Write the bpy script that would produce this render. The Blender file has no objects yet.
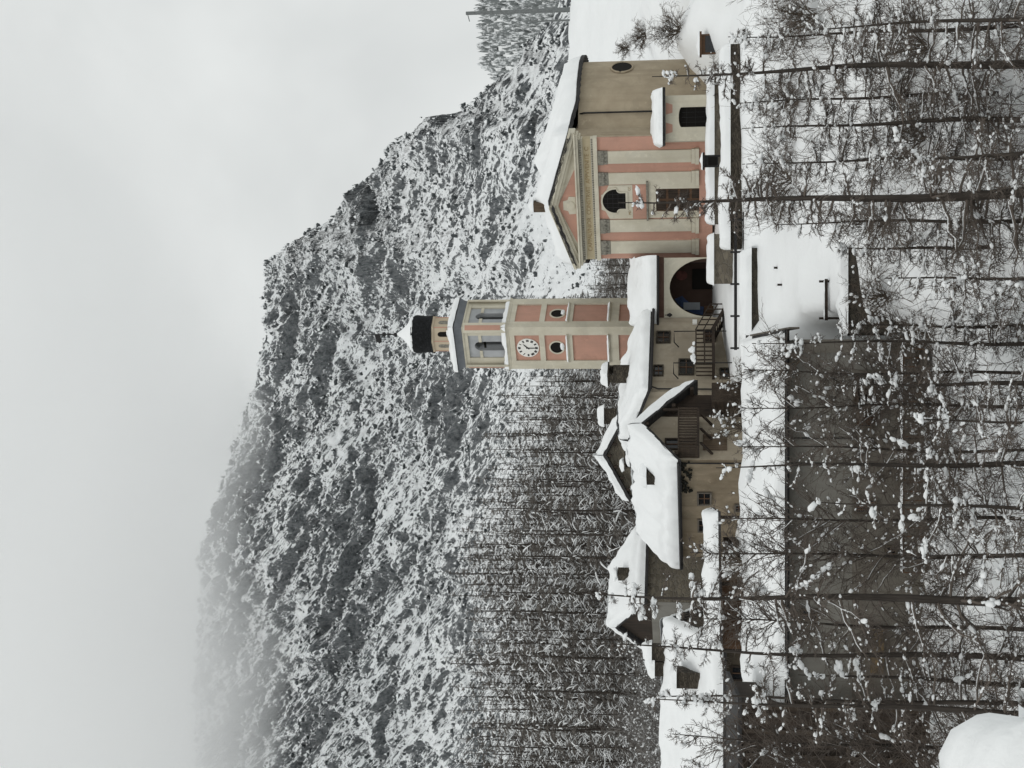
import bpy, math, random
import numpy as np
from mathutils import Vector, Matrix, noise as mn

SC = bpy.context.scene
COL = SC.collection
PI = math.pi
rad = math.radians
F = 1400.0                       # focal length in pixels of the upright 768 x 1024 photograph
PITCH = math.atan((700 - 512) / F)
CP, SP = math.cos(PITCH), math.sin(PITCH)

# ------------------------------------------------------------------ camera maths
def ray(u, v):
    a, b = (u - 384) / F, (512 - v) / F
    return Vector((a, CP - b * SP, SP + b * CP))
def P(u, v, Y):
    d = ray(u, v)
    return d * (Y / d.y)
def Zof(v, Y, u=384):
    return P(u, v, Y).z

class Frame:
    """a local frame: x along a wall, y inwards, z up"""
    def __init__(s, loc, yaw):
        s.loc, s.yaw = Vector(loc), yaw
        s.M = Matrix.Translation(s.loc) @ Matrix.Rotation(yaw, 4, 'Z')
        s.I = s.M.inverted()
    def y(s, u, v, y=0.0):      # local (x, z) where the sight line meets the local plane y
        o, d = s.I @ Vector((0, 0, 0)), s.I.to_3x3() @ ray(u, v)
        k = (y - o.y) / d.y
        p = o + d * k
        return p.x, p.z
    def x(s, u, v, x=0.0):      # local (y, z) on the local plane x
        o, d = s.I @ Vector((0, 0, 0)), s.I.to_3x3() @ ray(u, v)
        k = (x - o.x) / d.x
        p = o + d * k
        return p.y, p.z

# ------------------------------------------------------------------ mesh builder
class MB:
    def __init__(s):
        s.v, s.f, s.m, s.M = [], [], [], None
    def add(s, verts, faces, mi=0):
        o = len(s.v)
        if s.M is not None:
            verts = [tuple(s.M @ Vector(p)) for p in verts]
        s.v.extend(tuple(p) for p in verts)
        for f in faces:
            s.f.append(tuple(i + o for i in f)); s.m.append(mi)
    def box(s, x0, x1, y0, y1, z0, z1, mi=0):
        v = [(x0, y0, z0), (x1, y0, z0), (x1, y1, z0), (x0, y1, z0), (x0, y0, z1), (x1, y0, z1), (x1, y1, z1), (x0, y1, z1)]
        s.add(v, [(3, 2, 1, 0), (4, 5, 6, 7), (0, 1, 5, 4), (1, 2, 6, 5), (2, 3, 7, 6), (3, 0, 4, 7)], mi)
    def prism(s, poly, y0, y1, mi=0):       # polygon of (x, z), pushed along y
        n = len(poly)
        v = [(p[0], y0, p[1]) for p in poly] + [(p[0], y1, p[1]) for p in poly]
        f = [tuple(range(n)), tuple(range(2 * n - 1, n - 1, -1))]
        f += [(i, i + n, (i + 1) % n + n, (i + 1) % n) for i in range(n)]
        s.add(v, f, mi)
    def prism_x(s, poly, x0, x1, mi=0):     # polygon of (y, z), pushed along x
        n = len(poly)
        v = [(x0, p[0], p[1]) for p in poly] + [(x1, p[0], p[1]) for p in poly]
        f = [tuple(range(n)), tuple(range(2 * n - 1, n - 1, -1))]
        f += [(i, i + n, (i + 1) % n + n, (i + 1) % n) for i in range(n)]
        s.add(v, f, mi)
    def prism_z(s, poly, z0, z1, mi=0):
        n = len(poly)
        v = [(p[0], p[1], z0) for p in poly] + [(p[0], p[1], z1) for p in poly]
        f = [tuple(range(n)), tuple(range(2 * n - 1, n - 1, -1))]
        f += [(i, i + n, (i + 1) % n + n, (i + 1) % n) for i in range(n)]
        s.add(v, f, mi)
    def hexa(s, A, B, C, D, t, mi=0):       # a slab: top quad, thickness t straight down
        v = [A, B, C, D] + [(p[0], p[1], p[2] - t) for p in (A, B, C, D)]
        s.add(v, [(0, 1, 2, 3), (7, 6, 5, 4), (0, 4, 5, 1), (1, 5, 6, 2), (2, 6, 7, 3), (3, 7, 4, 0)], mi)
    def tube(s, pts, r, n=6, mi=0, caps=True):
        pts = [Vector(p) for p in pts]
        k = len(pts)
        rs = r if isinstance(r, (list, tuple)) else [r] * k
        vs, fs = [], []
        for i, p in enumerate(pts):
            t = (pts[min(i + 1, k - 1)] - pts[max(i - 1, 0)]).normalized()
            a = t.cross(Vector((0, 0, 1)))
            if a.length < 1e-3: a = t.cross(Vector((1, 0, 0)))
            a.normalize(); b = t.cross(a)
            for j in range(n):
                w = 2 * PI * j / n
                vs.append(p + (a * math.cos(w) + b * math.sin(w)) * rs[i])
        for i in range(k - 1):
            for j in range(n):
                fs.append((i * n + j, i * n + (j + 1) % n, (i + 1) * n + (j + 1) % n, (i + 1) * n + j))
        if caps:
            fs.append(tuple(range(n - 1, -1, -1))); fs.append(tuple(range((k - 1) * n, k * n)))
        s.add(vs, fs, mi)
    def lathe(s, prof, n=24, cx=0, cy=0, mi=0, ph=0.0):   # profile of (r, z), closed at both ends
        vs, fs = [], []
        for r, z in prof:
            for j in range(n):
                w = 2 * PI * j / n + ph
                vs.append((cx + r * math.cos(w), cy + r * math.sin(w), z))
        for i in range(len(prof) - 1):
            for j in range(n):
                fs.append((i * n + j, i * n + (j + 1) % n, (i + 1) * n + (j + 1) % n, (i + 1) * n + j))
        fs.append(tuple(range(n - 1, -1, -1))); fs.append(tuple(range((len(prof) - 1) * n, len(prof) * n)))
        s.add(vs, fs, mi)
    def snow(s, A, B, C, D, t, seed=0, rnd=(1, 1, 1, 1), step=0.26, lump=0.13, mi=0, bulge=0.10, top=None):
        """settled snow on the quad A (eave left) B (eave right) C (top right) D (top left); rnd: rounded edges eave, right, top, left"""
        A, B, C, D = (Vector(p) for p in (A, B, C, D))
        lu = max((B - A).length, (C - D).length); lv = max((D - A).length, (C - B).length)
        def par(L):
            e = [0, .04, .12, .25, .36, .44, .52, .6, .7]
            e = [x for x in e if x < L * .4]
            n = max(2, int((L - 2 * e[-1]) / step))
            mid = [e[-1] + (L - 2 * e[-1]) * i / n for i in range(1, n)]
            return [x / L for x in e + mid] + [1 - x / L for x in reversed(e)]
        pu, pv = par(lu), par(lv)
        nrm = (B - A).cross(D - A).normalized()
        if nrm.z < 0: nrm = -nrm
        hx = Vector((nrm.x, nrm.y, 0))
        vs = []
        R = .30
        off = Vector((seed * 7.3, seed * 3.1, seed * 1.7))
        for b in pv:
            for a in pu:
                p = A * (1 - a) * (1 - b) + B * a * (1 - b) + C * a * b + D * (1 - a) * b
                f = 1.0
                for e, k in ((b * lv, 0), ((1 - a) * lu, 1), ((1 - b) * lv, 2), (a * lu, 3)):
                    if rnd[k]:
                        q = min(1, e / R)
                        f *= (1 - (1 - q) ** 3) ** .55 if q < 1 else 1
                n1 = mn.noise(p * .55 + off); n2 = mn.noise(p * 1.7 + off)
                n3 = mn.noise(p * 4.1 + off)
                sh = 1.0
                if rnd[0] and t > .4: sh = .74 + .26 * min(1, max(0, (b * lv - .42 - .16 * n2 - .1 * n1) / .16))
                h = t * sh * f * (1 + .32 * n1) + (lump * n2 + lump * .45 * n3) * f
                q = p + Vector((0, 0, max(h, .02 * f)))
                # ragged rim
                if (b in (pv[0], pv[-1])) or (a in (pu[0], pu[-1])):
                    q += Vector((mn.noise(p * 2.3 + off), mn.noise(p * 2.3 - off), 0)) * .16
                if rnd[0]:
                    q += hx * bulge * f * max(0, 1 - b * lv / .6)
                vs.append(q)
        nu, nv = len(pu), len(pv)
        fs = [(j * nu + i, j * nu + i + 1, (j + 1) * nu + i + 1, (j + 1) * nu + i) for j in range(nv - 1) for i in range(nu - 1)]
        # underside just above the roof
        o = len(vs)
        vs2 = [A + Vector((0, 0, .004)), B + Vector((0, 0, .004)), C + Vector((0, 0, .004)), D + Vector((0, 0, .004))]
        s.add(vs, fs, mi)
        s.add(vs2, [(3, 2, 1, 0)], mi)
    def blob(s, c, r, seed=0, sub=2, mi=0, amp=.25, flat=0.0):
        vs, fs = ico(sub)
        c = Vector(c); r = Vector(r) if hasattr(r, '__len__') else Vector((r, r, r))
        out = []
        for p in vs:
            k = 1 + amp * mn.noise(Vector(p) * 1.6 + Vector((seed * 3.7, seed, -seed)))
            q = Vector((p[0] * r.x, p[1] * r.y, p[2] * r.z * (1 if p[2] > 0 else 1 - flat))) * k
            out.append(c + q)
        s.add(out, fs, mi)
    def build(s, name, mats, parent=None, smooth=False, angle=None):
        me = bpy.data.meshes.new(name)
        me.from_pydata(s.v, [], s.f)
        ms = mats if isinstance(mats, (list, tuple)) else [mats]
        for m in ms: me.materials.append(m)
        if len(ms) > 1: me.polygons.foreach_set('material_index', s.m)
        if smooth: me.polygons.foreach_set('use_smooth', [True] * len(s.f))
        if angle is not None:
            me.polygons.foreach_set('use_smooth', [True] * len(s.f))
            me.set_sharp_from_angle(angle=angle)
        me.update()
        o = bpy.data.objects.new(name, me); COL.objects.link(o)
        if parent is not None: o.parent = parent
        return o

_ico = {}
def ico(sub):
    if sub in _ico: return _ico[sub]
    t = (1 + 5 ** .5) / 2
    v = [Vector(p).normalized() for p in ((-1, t, 0), (1, t, 0), (-1, -t, 0), (1, -t, 0), (0, -1, t), (0, 1, t), (0, -1, -t), (0, 1, -t), (t, 0, -1), (t, 0, 1), (-t, 0, -1), (-t, 0, 1))]
    f = [(0, 11, 5), (0, 5, 1), (0, 1, 7), (0, 7, 10), (0, 10, 11), (1, 5, 9), (5, 11, 4), (11, 10, 2), (10, 7, 6), (7, 1, 8), (3, 9, 4), (3, 4, 2), (3, 2, 6), (3, 6, 8), (3, 8, 9), (4, 9, 5), (2, 4, 11), (6, 2, 10), (8, 6, 7), (9, 8, 1)]
    for _ in range(sub):
        c = {}; nf = []
        def mid(a, b):
            k = (min(a, b), max(a, b))
            if k not in c:
                v.append(((v[a] + v[b]) / 2).normalized()); c[k] = len(v) - 1
            return c[k]
        for a, b, d in f:
            x, y, z = mid(a, b), mid(b, d), mid(d, a)
            nf += [(a, x, z), (b, y, x), (d, z, y), (x, y, z)]
        f = nf
    _ico[sub] = ([tuple(p) for p in v], f)
    return _ico[sub]

def np_mesh(name, V, Q, mats, midx=None, smooth=False):
    """mesh from arrays: V (n,3), Q (m,k) faces all with k corners"""
    me = bpy.data.meshes.new(name)
    n, m, k = len(V), len(Q), Q.shape[1]
    me.vertices.add(n); me.vertices.foreach_set('co', np.asarray(V, np.float32).ravel())
    me.loops.add(m * k); me.loops.foreach_set('vertex_index', np.asarray(Q, np.int32).ravel())
    me.polygons.add(m); me.polygons.foreach_set('loop_start', np.arange(0, m * k, k, dtype=np.int32))
    if smooth: me.polygons.foreach_set('use_smooth', np.ones(m, dtype=bool))
    for x in (mats if isinstance(mats, (list, tuple)) else [mats]): me.materials.append(x)
    if midx is not None: me.polygons.foreach_set('material_index', np.asarray(midx, np.int32))
    me.update(calc_edges=True); me.validate()
    return me
def link(name, me, parent=None):
    o = bpy.data.objects.new(name, me); COL.objects.link(o)
    if parent is not None: o.parent = parent
    return o

def tag(o, label=None, cat=None, group=None, kind=None):
    if label: o['label'] = label
    if cat: o['category'] = cat
    if group: o['group'] = group
    if kind: o['kind'] = kind
    return o
def thing(name, label, cat, frame=None, group=None):
    o = bpy.data.objects.new(name, None); COL.objects.link(o)
    o.empty_display_size = .3
    if frame is not None: o.matrix_world = frame.M
    return tag(o, label, cat, group)

# ------------------------------------------------------------------ materials
def mat(name, rough=.8):
    m = bpy.data.materials.new(name); m.use_nodes = True
    nt = m.node_tree; b = nt.nodes['Principled BSDF']
    b.inputs['Roughness'].default_value = rough
    b.inputs['Specular IOR Level'].default_value = .25
    return m, nt, b
def N(nt, t, **kw):
    n = nt.nodes.new(t)
    for k, v in kw.items():
        if k in n.inputs: n.inputs[k].default_value = v
        else: setattr(n, k, v)
    return n
def mixc(nt, fac, a, b, mode='MIX'):
    n = nt.nodes.new('ShaderNodeMix'); n.data_type = 'RGBA'; n.blend_type = mode
    for sock, val in ((n.inputs[0], fac), (n.inputs[6], a), (n.inputs[7], b)):
        if isinstance(val, bpy.types.NodeSocket): nt.links.new(val, sock)
        elif isinstance(val, (tuple, list)): sock.default_value = (*val[:3], 1)
        else: sock.default_value = val
    return n.outputs[2]
def ramp(nt, src, stops):
    n = nt.nodes.new('ShaderNodeValToRGB')
    e = n.color_ramp.elements
    while len(e) < len(stops): e.new(.5)
    for i, (p, c) in enumerate(stops):
        e[i].position = p; e[i].color = (*c, 1) if isinstance(c, (tuple, list)) else (c, c, c, 1)
    nt.links.new(src, n.inputs[0])
    return n.outputs[0]
def coords(nt, scale=(1, 1, 1), rot=(0, 0, 0), kind='Object'):
    tc = nt.nodes.new('ShaderNodeTexCoord'); mp = nt.nodes.new('ShaderNodeMapping')
    mp.inputs['Scale'].default_value = scale; mp.inputs['Rotation'].default_value = rot
    nt.links.new(tc.outputs[kind], mp.inputs[0])
    return mp.outputs[0]
def noise(nt, vec, scale, detail=4, rough=.55, dist=0):
    n = N(nt, 'ShaderNodeTexNoise', Scale=scale, Detail=detail, Roughness=rough, Distortion=dist)
    nt.links.new(vec, n.inputs['Vector'])
    return n.outputs['Fac']
def bump(nt, b, h, strength=.4, dist=.05):
    n = N(nt, 'ShaderNodeBump', Strength=strength, Distance=dist)
    nt.links.new(h, n.inputs['Height']); nt.links.new(n.outputs[0], b.inputs['Normal'])
def setc(nt, b, c):
    nt.links.new(c, b.inputs['Base Color'])

def plaster(name, col, dirt=.5, spots=.35, stain=(.55, .5, .45)):
    m, nt, b = mat(name, .9)
    v = coords(nt); vs = coords(nt, (1.6, 1.6, .12))
    n1 = noise(nt, v, .7, 6, .62); n2 = noise(nt, vs, 1.2, 5, .6); n3 = noise(nt, v, 9, 3)
    dark = tuple(c * s for c, s in zip(col, stain))
    c = mixc(nt, ramp(nt, n1, [(.38, 0.0), (.72, dirt)]), col, dark)
    c = mixc(nt, ramp(nt, n2, [(.5, 0.0), (.75, spots)]), c, dark)
    n4 = noise(nt, v, .45, 8, .68, .5)
    c = mixc(nt, ramp(nt, n4, [(.54, 0.0), (.575, dirt * .55)]), c, tuple(x * .72 for x in col))
    n5 = noise(nt, v, 1.3, 8, .7)
    c = mixc(nt, ramp(nt, n5, [(.60, 0.0), (.64, spots * .7)]), c, tuple(min(1, x * 1.18) for x in col))
    c = mixc(nt, ramp(nt, n3, [(.3, .0), (.8, .25)]), c, tuple(x * .78 for x in col))
    setc(nt, b, c); bump(nt, b, n3, .25, .02)
    return m
def rubble(name, c1, c2, mortar, scale=2.2, squash=(1, 1, 1.7)):
    m, nt, b = mat(name, .95)
    v = coords(nt, squash)
    w = noise(nt, v, 2.5, 3)
    vd = nt.nodes.new('ShaderNodeVectorMath'); vd.operation = 'MULTIPLY_ADD'
    cmb = nt.nodes.new('ShaderNodeCombineXYZ')
    for i in range(3): nt.links.new(w, cmb.inputs[i])
    nt.links.new(cmb.outputs[0], vd.inputs[0]); vd.inputs[1].default_value = (.35, .35, .35); nt.links.new(v, vd.inputs[2])
    vo = N(nt, 'ShaderNodeTexVoronoi', Scale=scale); nt.links.new(vd.outputs[0], vo.inputs['Vector'])
    ve = N(nt, 'ShaderNodeTexVoronoi', Scale=scale, feature='DISTANCE_TO_EDGE'); nt.links.new(vd.outputs[0], ve.inputs['Vector'])
    sep = nt.nodes.new('ShaderNodeSeparateColor'); nt.links.new(vo.outputs['Color'], sep.inputs[0])
    c = mixc(nt, sep.outputs[0], c1, c2)
    c = mixc(nt, ramp(nt, noise(nt, v, 5, 5), [(.35, 0.0), (.75, .5)]), c, tuple(x * .5 for x in c1))
    e = ramp(nt, ve.outputs['Distance'], [(.0, 1.0), (.09, 0.0)])
    c = mixc(nt, e, c, mortar)
    setc(nt, b, c)
    bump(nt, b, ramp(nt, ve.outputs['Distance'], [(0, 0.0), (.16, 1.0)]), .7, .06)
    return m
def wood(name, c1, c2, axis='z', plank=6.0):
    m, nt, b = mat(name, .8)
    sc = {'z': (8, 8, .5), 'x': (.5, 8, 8), 'y': (8, .5, 8)}[axis]
    v = coords(nt, sc); n = noise(nt, v, 2, 5, .6)
    v2 = coords(nt)
    wv = N(nt, 'ShaderNodeTexNoise', Scale=.8, Detail=3); nt.links.new(v2, wv.inputs['Vector'])
    c = mixc(nt, ramp(nt, n, [(.3, 0.0), (.7, 1.0)]), c1, c2)
    c = mixc(nt, ramp(nt, wv.outputs['Fac'], [(.45, 0.0), (.8, .5)]), c, tuple(x * 1.6 for x in c2))
    setc(nt, b, c); bump(nt, b, n, .5, .02)
    return m
def plain(name, col, rough=.7, var=.25, scale=3, metal=0):
    m, nt, b = mat(name, rough)
    v = coords(nt); n = noise(nt, v, scale, 4)
    setc(nt, b, mixc(nt, ramp(nt, n, [(.3, 0.0), (.7, 1.0)]), tuple(x * (1 - var) for x in col), tuple(min(1, x * (1 + var)) for x in col)))
    b.inputs['Metallic'].default_value = metal
    return m
def snow_mat(name, col=(.84, .855, .86), sc=1.0, strength=.35):
    m, nt, b = mat(name, .65)
    v = coords(nt, kind='Object')
    n1 = noise(nt, v, 1.1 * sc, 6, .6); n2 = noise(nt, v, 9 * sc, 3)
    setc(nt, b, mixc(nt, ramp(nt, n1, [(.3, 0.0), (.75, 1.0)]), tuple(x * .96 for x in col), col))
    ad = nt.nodes.new('ShaderNodeMath'); ad.operation = 'MULTIPLY_ADD'
    nt.links.new(n2, ad.inputs[0]); ad.inputs[1].default_value = .25; nt.links.new(n1, ad.inputs[2])
    bump(nt, b, ad.outputs[0], strength, .12)
    return m

M_snow = snow_mat('snow')
M_gsnow = snow_mat('ground_snow', sc=.5, strength=.5)
M_cream = plaster('cream_plaster', (.60, .565, .465), .6, .5, (.70, .67, .61))
M_pink = plaster('pink_plaster', (.51, .29, .22), .55, .6, (.70, .78, .80))
M_tan = plaster('tan_plaster', (.41, .345, .25), .85, .8, (.66, .64, .62))
M_yellow = plaster('ochre_plaster', (.385, .335, .26), .8, .6, (.55, .52, .48))
M_ochre = plaster('brown_ochre_plaster', (.27, .22, .155), .9, .8, (.5, .47, .43))
M_grey = plaster('grey_plaster', (.19, .182, .163), .6, .6, (.66, .64, .6))
M_greyd = plaster('dark_grey_plaster', (.085, .07, .052), .8, .7, (.55, .5, .45))
M_bluegrey = plain('blue_grey_paint', (.36, .37, .38), .85, .12, 1.5)
M_dgrey = plain('slate_grey_cove', (.15, .16, .175), .85, .15, 1.5)
M_bronze_txt = plain('ochre_lettering', (.27, .20, .10), .8, .35, 6)
M_goldband = plaster('gold_frieze', (.45, .385, .26), .5, .4, (.7, .66, .6))
M_capital = plain('grey_carving', (.20, .19, .16), .9, .4, 6)
M_stone = rubble('rubble_stone', (.20, .175, .135), (.105, .09, .07), (.16, .145, .12), 2.4)
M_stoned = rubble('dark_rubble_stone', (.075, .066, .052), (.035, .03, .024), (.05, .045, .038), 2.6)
M_slab = rubble('stacked_stone', (.10, .085, .065), (.04, .034, .027), (.03, .026, .02), 3.2, (1, 1, 3.5))
M_wood = wood('dark_wood', (.012, .009, .007), (.042, .030, .022), 'z')
M_woodx = wood('dark_plank_wood', (.016, .012, .009), (.055, .040, .028), 'x')
M_brown = wood('brown_wood', (.05, .028, .017), (.105, .06, .035), 'z')
M_greyw = wood('weathered_wood', (.06, .052, .045), (.13, .115, .095), 'x')
M_shingle = rubble('black_shingle', (.010, .011, .012), (.02, .021, .023), (.004, .004, .004), 5, (1, 1, 1.2))
M_roof = wood('slate_roof_edge', (.010, .010, .011), (.045, .043, .042), 'x')
M_iron = plain('black_iron', (.018, .017, .017), .55, .3, 8)
M_glass, _nt, _b = mat('window_glass', .12)
_b.inputs['Base Color'].default_value = (.012, .013, .015, 1); _b.inputs['Specular IOR Level'].default_value = .5
M_oldwood = wood('old_brown_wood', (.05, .036, .024), (.12, .088, .06), 'z')
M_dark, _nt, _b = mat('dark_interior', .95); _b.inputs['Base Color'].default_value = (.008, .007, .006, 1)
M_white = plain('white_paint', (.76, .75, .71), .7, .05)
M_blue = plain('blue_fresco', (.03, .05, .11), .8, .4)
M_redb = plaster('red_brown_plaster', (.115, .068, .052), .7, .5)
M_board = plain('pale_board', (.22, .24, .26), .6, .1)
M_metal = plain('grey_steel', (.16, .17, .17), .5, .2, 4, .3)
M_bark = wood('larch_bark', (.020, .016, .013), (.060, .050, .042), 'z')
M_twig = plain('larch_twig', (.12, .10, .085), .9, .35, 1.0)
M_twigf = plain('forest_twig', (.16, .145, .13), .9, .35, .6)
M_brush = plain('undergrowth_twig', (.10, .08, .062), .9, .4, 1.0)
EXPO = 0.0; CLOUD = 0.012; HAZE = 0; TREES = 1; FOREST = 1
# ================================================================== SETTING
cam = bpy.data.cameras.new('camera'); co = bpy.data.objects.new('camera', cam); COL.objects.link(co)
cam.sensor_width = 36; cam.sensor_fit = 'HORIZONTAL'; cam.lens = F / 1024 * 36
cam.clip_start = .1; cam.clip_end = 30000
fwd, up, rt = Vector((0, CP, SP)), Vector((0, -SP, CP)), Vector((1, 0, 0))
co.matrix_world = Matrix(((-up.x, rt.x, -fwd.x, 0), (-up.y, rt.y, -fwd.y, 0), (-up.z, rt.z, -fwd.z, 0), (0, 0, 0, 1)))
SC.camera = co

SUN_EL, SUN_AZ = 52, 205
w = bpy.data.worlds.new('World'); SC.world = w; w.use_nodes = True
nt = w.node_tree; bg = nt.nodes['Background']
sky = nt.nodes.new('ShaderNodeTexSky'); sky.sky_type = 'NISHITA'; sky.sun_disc = False
sky.sun_elevation = rad(SUN_EL); sky.sun_rotation = rad(SUN_AZ); sky.air_density = 1; sky.dust_density = 3
hs = nt.nodes.new('ShaderNodeHueSaturation'); hs.inputs['Saturation'].default_value = .12
nt.links.new(sky.outputs[0], hs.inputs['Color'])
# a closed deck of cloud: nearly even, a little mottled
tc = nt.nodes.new('ShaderNodeTexCoord'); mp = nt.nodes.new('ShaderNodeMapping'); nt.links.new(tc.outputs['Generated'], mp.inputs[0])
mp.inputs['Scale'].default_value = (2.4, 1.2, 3.0); mp.inputs['Rotation'].default_value = (0, rad(35), 0); mp.inputs['Location'].default_value = (.35, .2, .1)
cn = noise(nt, mp.outputs[0], 1.5, 4, .5, .6)
deck = mixc(nt, ramp(nt, cn, [(.32, 0.0), (.66, 1.0)]), (7.0, 7.25, 7.2), (8.5, 8.75, 8.65))
nt.links.new(mixc(nt, .9, hs.outputs[0], deck), bg.inputs[0])
bg.inputs['Strength'].default_value = .1
sl = bpy.data.lights.new('sun', 'SUN'); sl.energy = .7; sl.angle = rad(24); sl.color = (1, .97, .93)
so = bpy.data.objects.new('sun', sl); COL.objects.link(so)
az, el = rad(SUN_AZ), rad(SUN_EL)
sd = Vector((math.sin(az) * math.cos(el), math.cos(az) * math.cos(el), math.sin(el)))   # towards the sun: behind the camera, left
so.rotation_euler = sd.to_track_quat('Z', 'Y').to_euler()
vs = SC.view_settings
SC.display_settings.display_device = 'sRGB'
vs.view_transform = 'Standard'; vs.look = 'None'; vs.gamma = 1; vs.use_curve_mapping = False; vs.exposure = EXPO

# ------------------------------------------------------------------ ground
LP = [(-400, -1.8), (0, -2.0), (6, -2.15), (9, -3.2), (16, -8), (30, -13.6), (50, -12.6), (56, -10.4), (62.5, -9.3), (66, -8.2), (69.6, -3.2), (70.6, -2.35), (78, -2.05), (84, -1.3), (95, 0), (105, 2), (130, 6), (180, 10), (300, 14), (12000, 14)]
RP = [(-400, -1.8), (0, -2.0), (6, -2.15), (9, -3.2), (16, -8), (30, -13.6), (48, -12.2), (56, -9.2), (61.4, -7.15), (63, -6.2), (68, -4.6), (74.4, -3.35), (75.2, -2.6), (76.3, -2.2), (78.6, -1.9), (82, -1.55), (84, -1.3), (92, 0), (100, 2), (130, 6), (180, 10), (300, 14), (12000, 14)]
def zt(x, y):
    a = np.interp(y, *zip(*LP)); b = np.interp(y, *zip(*RP))
    s = np.clip((np.asarray(x) - 2.3) / .9, 0, 1); s = s * s * (3 - 2 * s)
    z = a * (1 - s) + b * s
    h = np.clip((np.asarray(x) - 21) / 9, 0, 1); h = h * h * (3 - 2 * h)
    hy = np.interp(y, [0, 60, 78, 92, 120, 150, 156, 320, 700], [0, 0, .6, 1.8, 6.5, 13.9, 14.0, 10, 0])
    z = z + 2.3 * np.exp(-((np.asarray(x) - 21.0) / 2.6) ** 2 - ((np.asarray(y) - 85.5) / 4.0) ** 2)
    far = np.clip((420 - np.asarray(y)) / 80, 0, 1)
    return z * (1 - h) + h * np.maximum(z, hy * far + z * (1 - far))
xs = np.unique(np.concatenate([np.linspace(-6000, -200, 12), np.linspace(-200, -45, 24), np.linspace(-45, 60, 190), np.linspace(60, 260, 30), np.linspace(260, 6000, 12)]))
ys = np.unique(np.concatenate([np.linspace(-400, 0, 8), np.linspace(0, 45, 60), np.linspace(45, 110, 170), np.linspace(110, 200, 70), np.linspace(200, 460, 30), np.linspace(460, 9000, 16)]))
XX, YY = np.meshgrid(xs, ys)
ZZ = zt(XX, YY)
V = np.stack([XX, YY, ZZ], -1).reshape(-1, 3)
for i in range(len(V)):
    x, y, z = V[i]
    if -70 < x < 120 and 10 < y < 260:
        p = Vector((x, y, 0))
        k = 1.0 if (y < 68 or y > 90 or x > 20) else .25
        V[i, 2] += k * (.55 * mn.noise(p * .16) + .30 * mn.noise(p * .5) + .17 * mn.noise(p * 1.3) + .07 * mn.noise(p * 3))
nx, ny = len(xs), len(ys)
I = (np.arange(ny - 1)[:, None] * nx + np.arange(nx - 1)[None, :]).ravel()
Q = np.stack([I, I + 1, I + nx + 1, I + nx], 1)
g = link('ground', np_mesh('ground', V, Q, M_gsnow, smooth=True)); tag(g, 'snow covered ground of the ravine and village terrace', 'ground', kind='structure')

# ------------------------------------------------------------------ mountain
SIL = [(-300, 190), (-120, 195), (0, 200), (150, 205), (210, 208), (250, 216), (291, 231), (318, 239), (342, 246), (366, 253), (393, 263), (417, 273), (450, 271), (481, 271), (503, 274), (523, 297), (545, 332), (573, 357), (593, 377), (627, 404), (639, 428), (652, 461), (667, 478), (688, 502), (712, 535), (740, 560), (800, 600), (1000, 640)]
TOPY = [(-300, 1500), (0, 1450), (300, 1350), (480, 1200), (545, 950), (600, 800), (660, 640), (720, 520), (1000, 430)]
us = np.arange(-260, 860, 1.7)
nt_, nb_ = 400, 12
tt = np.concatenate([np.linspace(0, 1, nt_), 1 + np.arange(1, nb_ + 1) / nb_])
VB = 655.0
V = np.zeros((len(tt), len(us), 3)); HID = np.zeros((len(tt), len(us)))
bump_pts = [  # (u, v, radius u, radius v, snowier + / rockier -): gullies and cliffs of this face
    (135, 415, 40, 16, 1.3), (110, 440, 55, 14, .8), (300, 335, 20, 40, .35), (180, 300, 45, 25, .6), (120, 330, 50, 14, .5),
    (60, 290, 22, 45, -1.0), (30, 330, 14, 40, -.9), (130, 355, 45, 40, -.8), (205, 370, 40, 22, -.7), (345, 465, 28, 22, -.9), (330, 440, 22, 22, -.6),
    (610, 470, 30, 45, -.6), (560, 440, 30, 60, -.35), (590, 420, 20, 30, -.4), (500, 400, 28, 18, -.5), (420, 330, 30, 30, -.2),
    (690, 530, 26, 26, 1.0), (655, 500, 10, 40, .8), (545, 545, 24, 22, .9), (235, 470, 30, 14, .6), (60, 400, 70, 14, -.3), (520, 330, 10, 50, .3)]
for j, u in enumerate(us):
    vsil = np.interp(u, *zip(*SIL)); ytop = np.interp(u, *zip(*TOPY))
    ptop = P(u, vsil, ytop)
    for i, t in enumerate(tt):
        if t <= 1:
            v = VB + (vsil - VB) * t
            Y = 380 + (ytop - 380) * t ** 1.15
            p = P(u, v, Y)
            HID[i, j] = sum(k * math.exp(-((u - a) / c) ** 2 - ((v - b) / d) ** 2) for a, b, c, d, k in bump_pts) - .75 * min(1, max(0, (v - 395) / 70)) * (1 if u < 470 else 0)
        else:
            k = t - 1
            p = Vector((ptop.x * (1 + .5 * k), ptop.y * (1 + .5 * k), ptop.z * (1 - k) + 10 * k))
        V[i, j] = p
CA, SA = math.cos(rad(40)), math.sin(rad(40))
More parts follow.
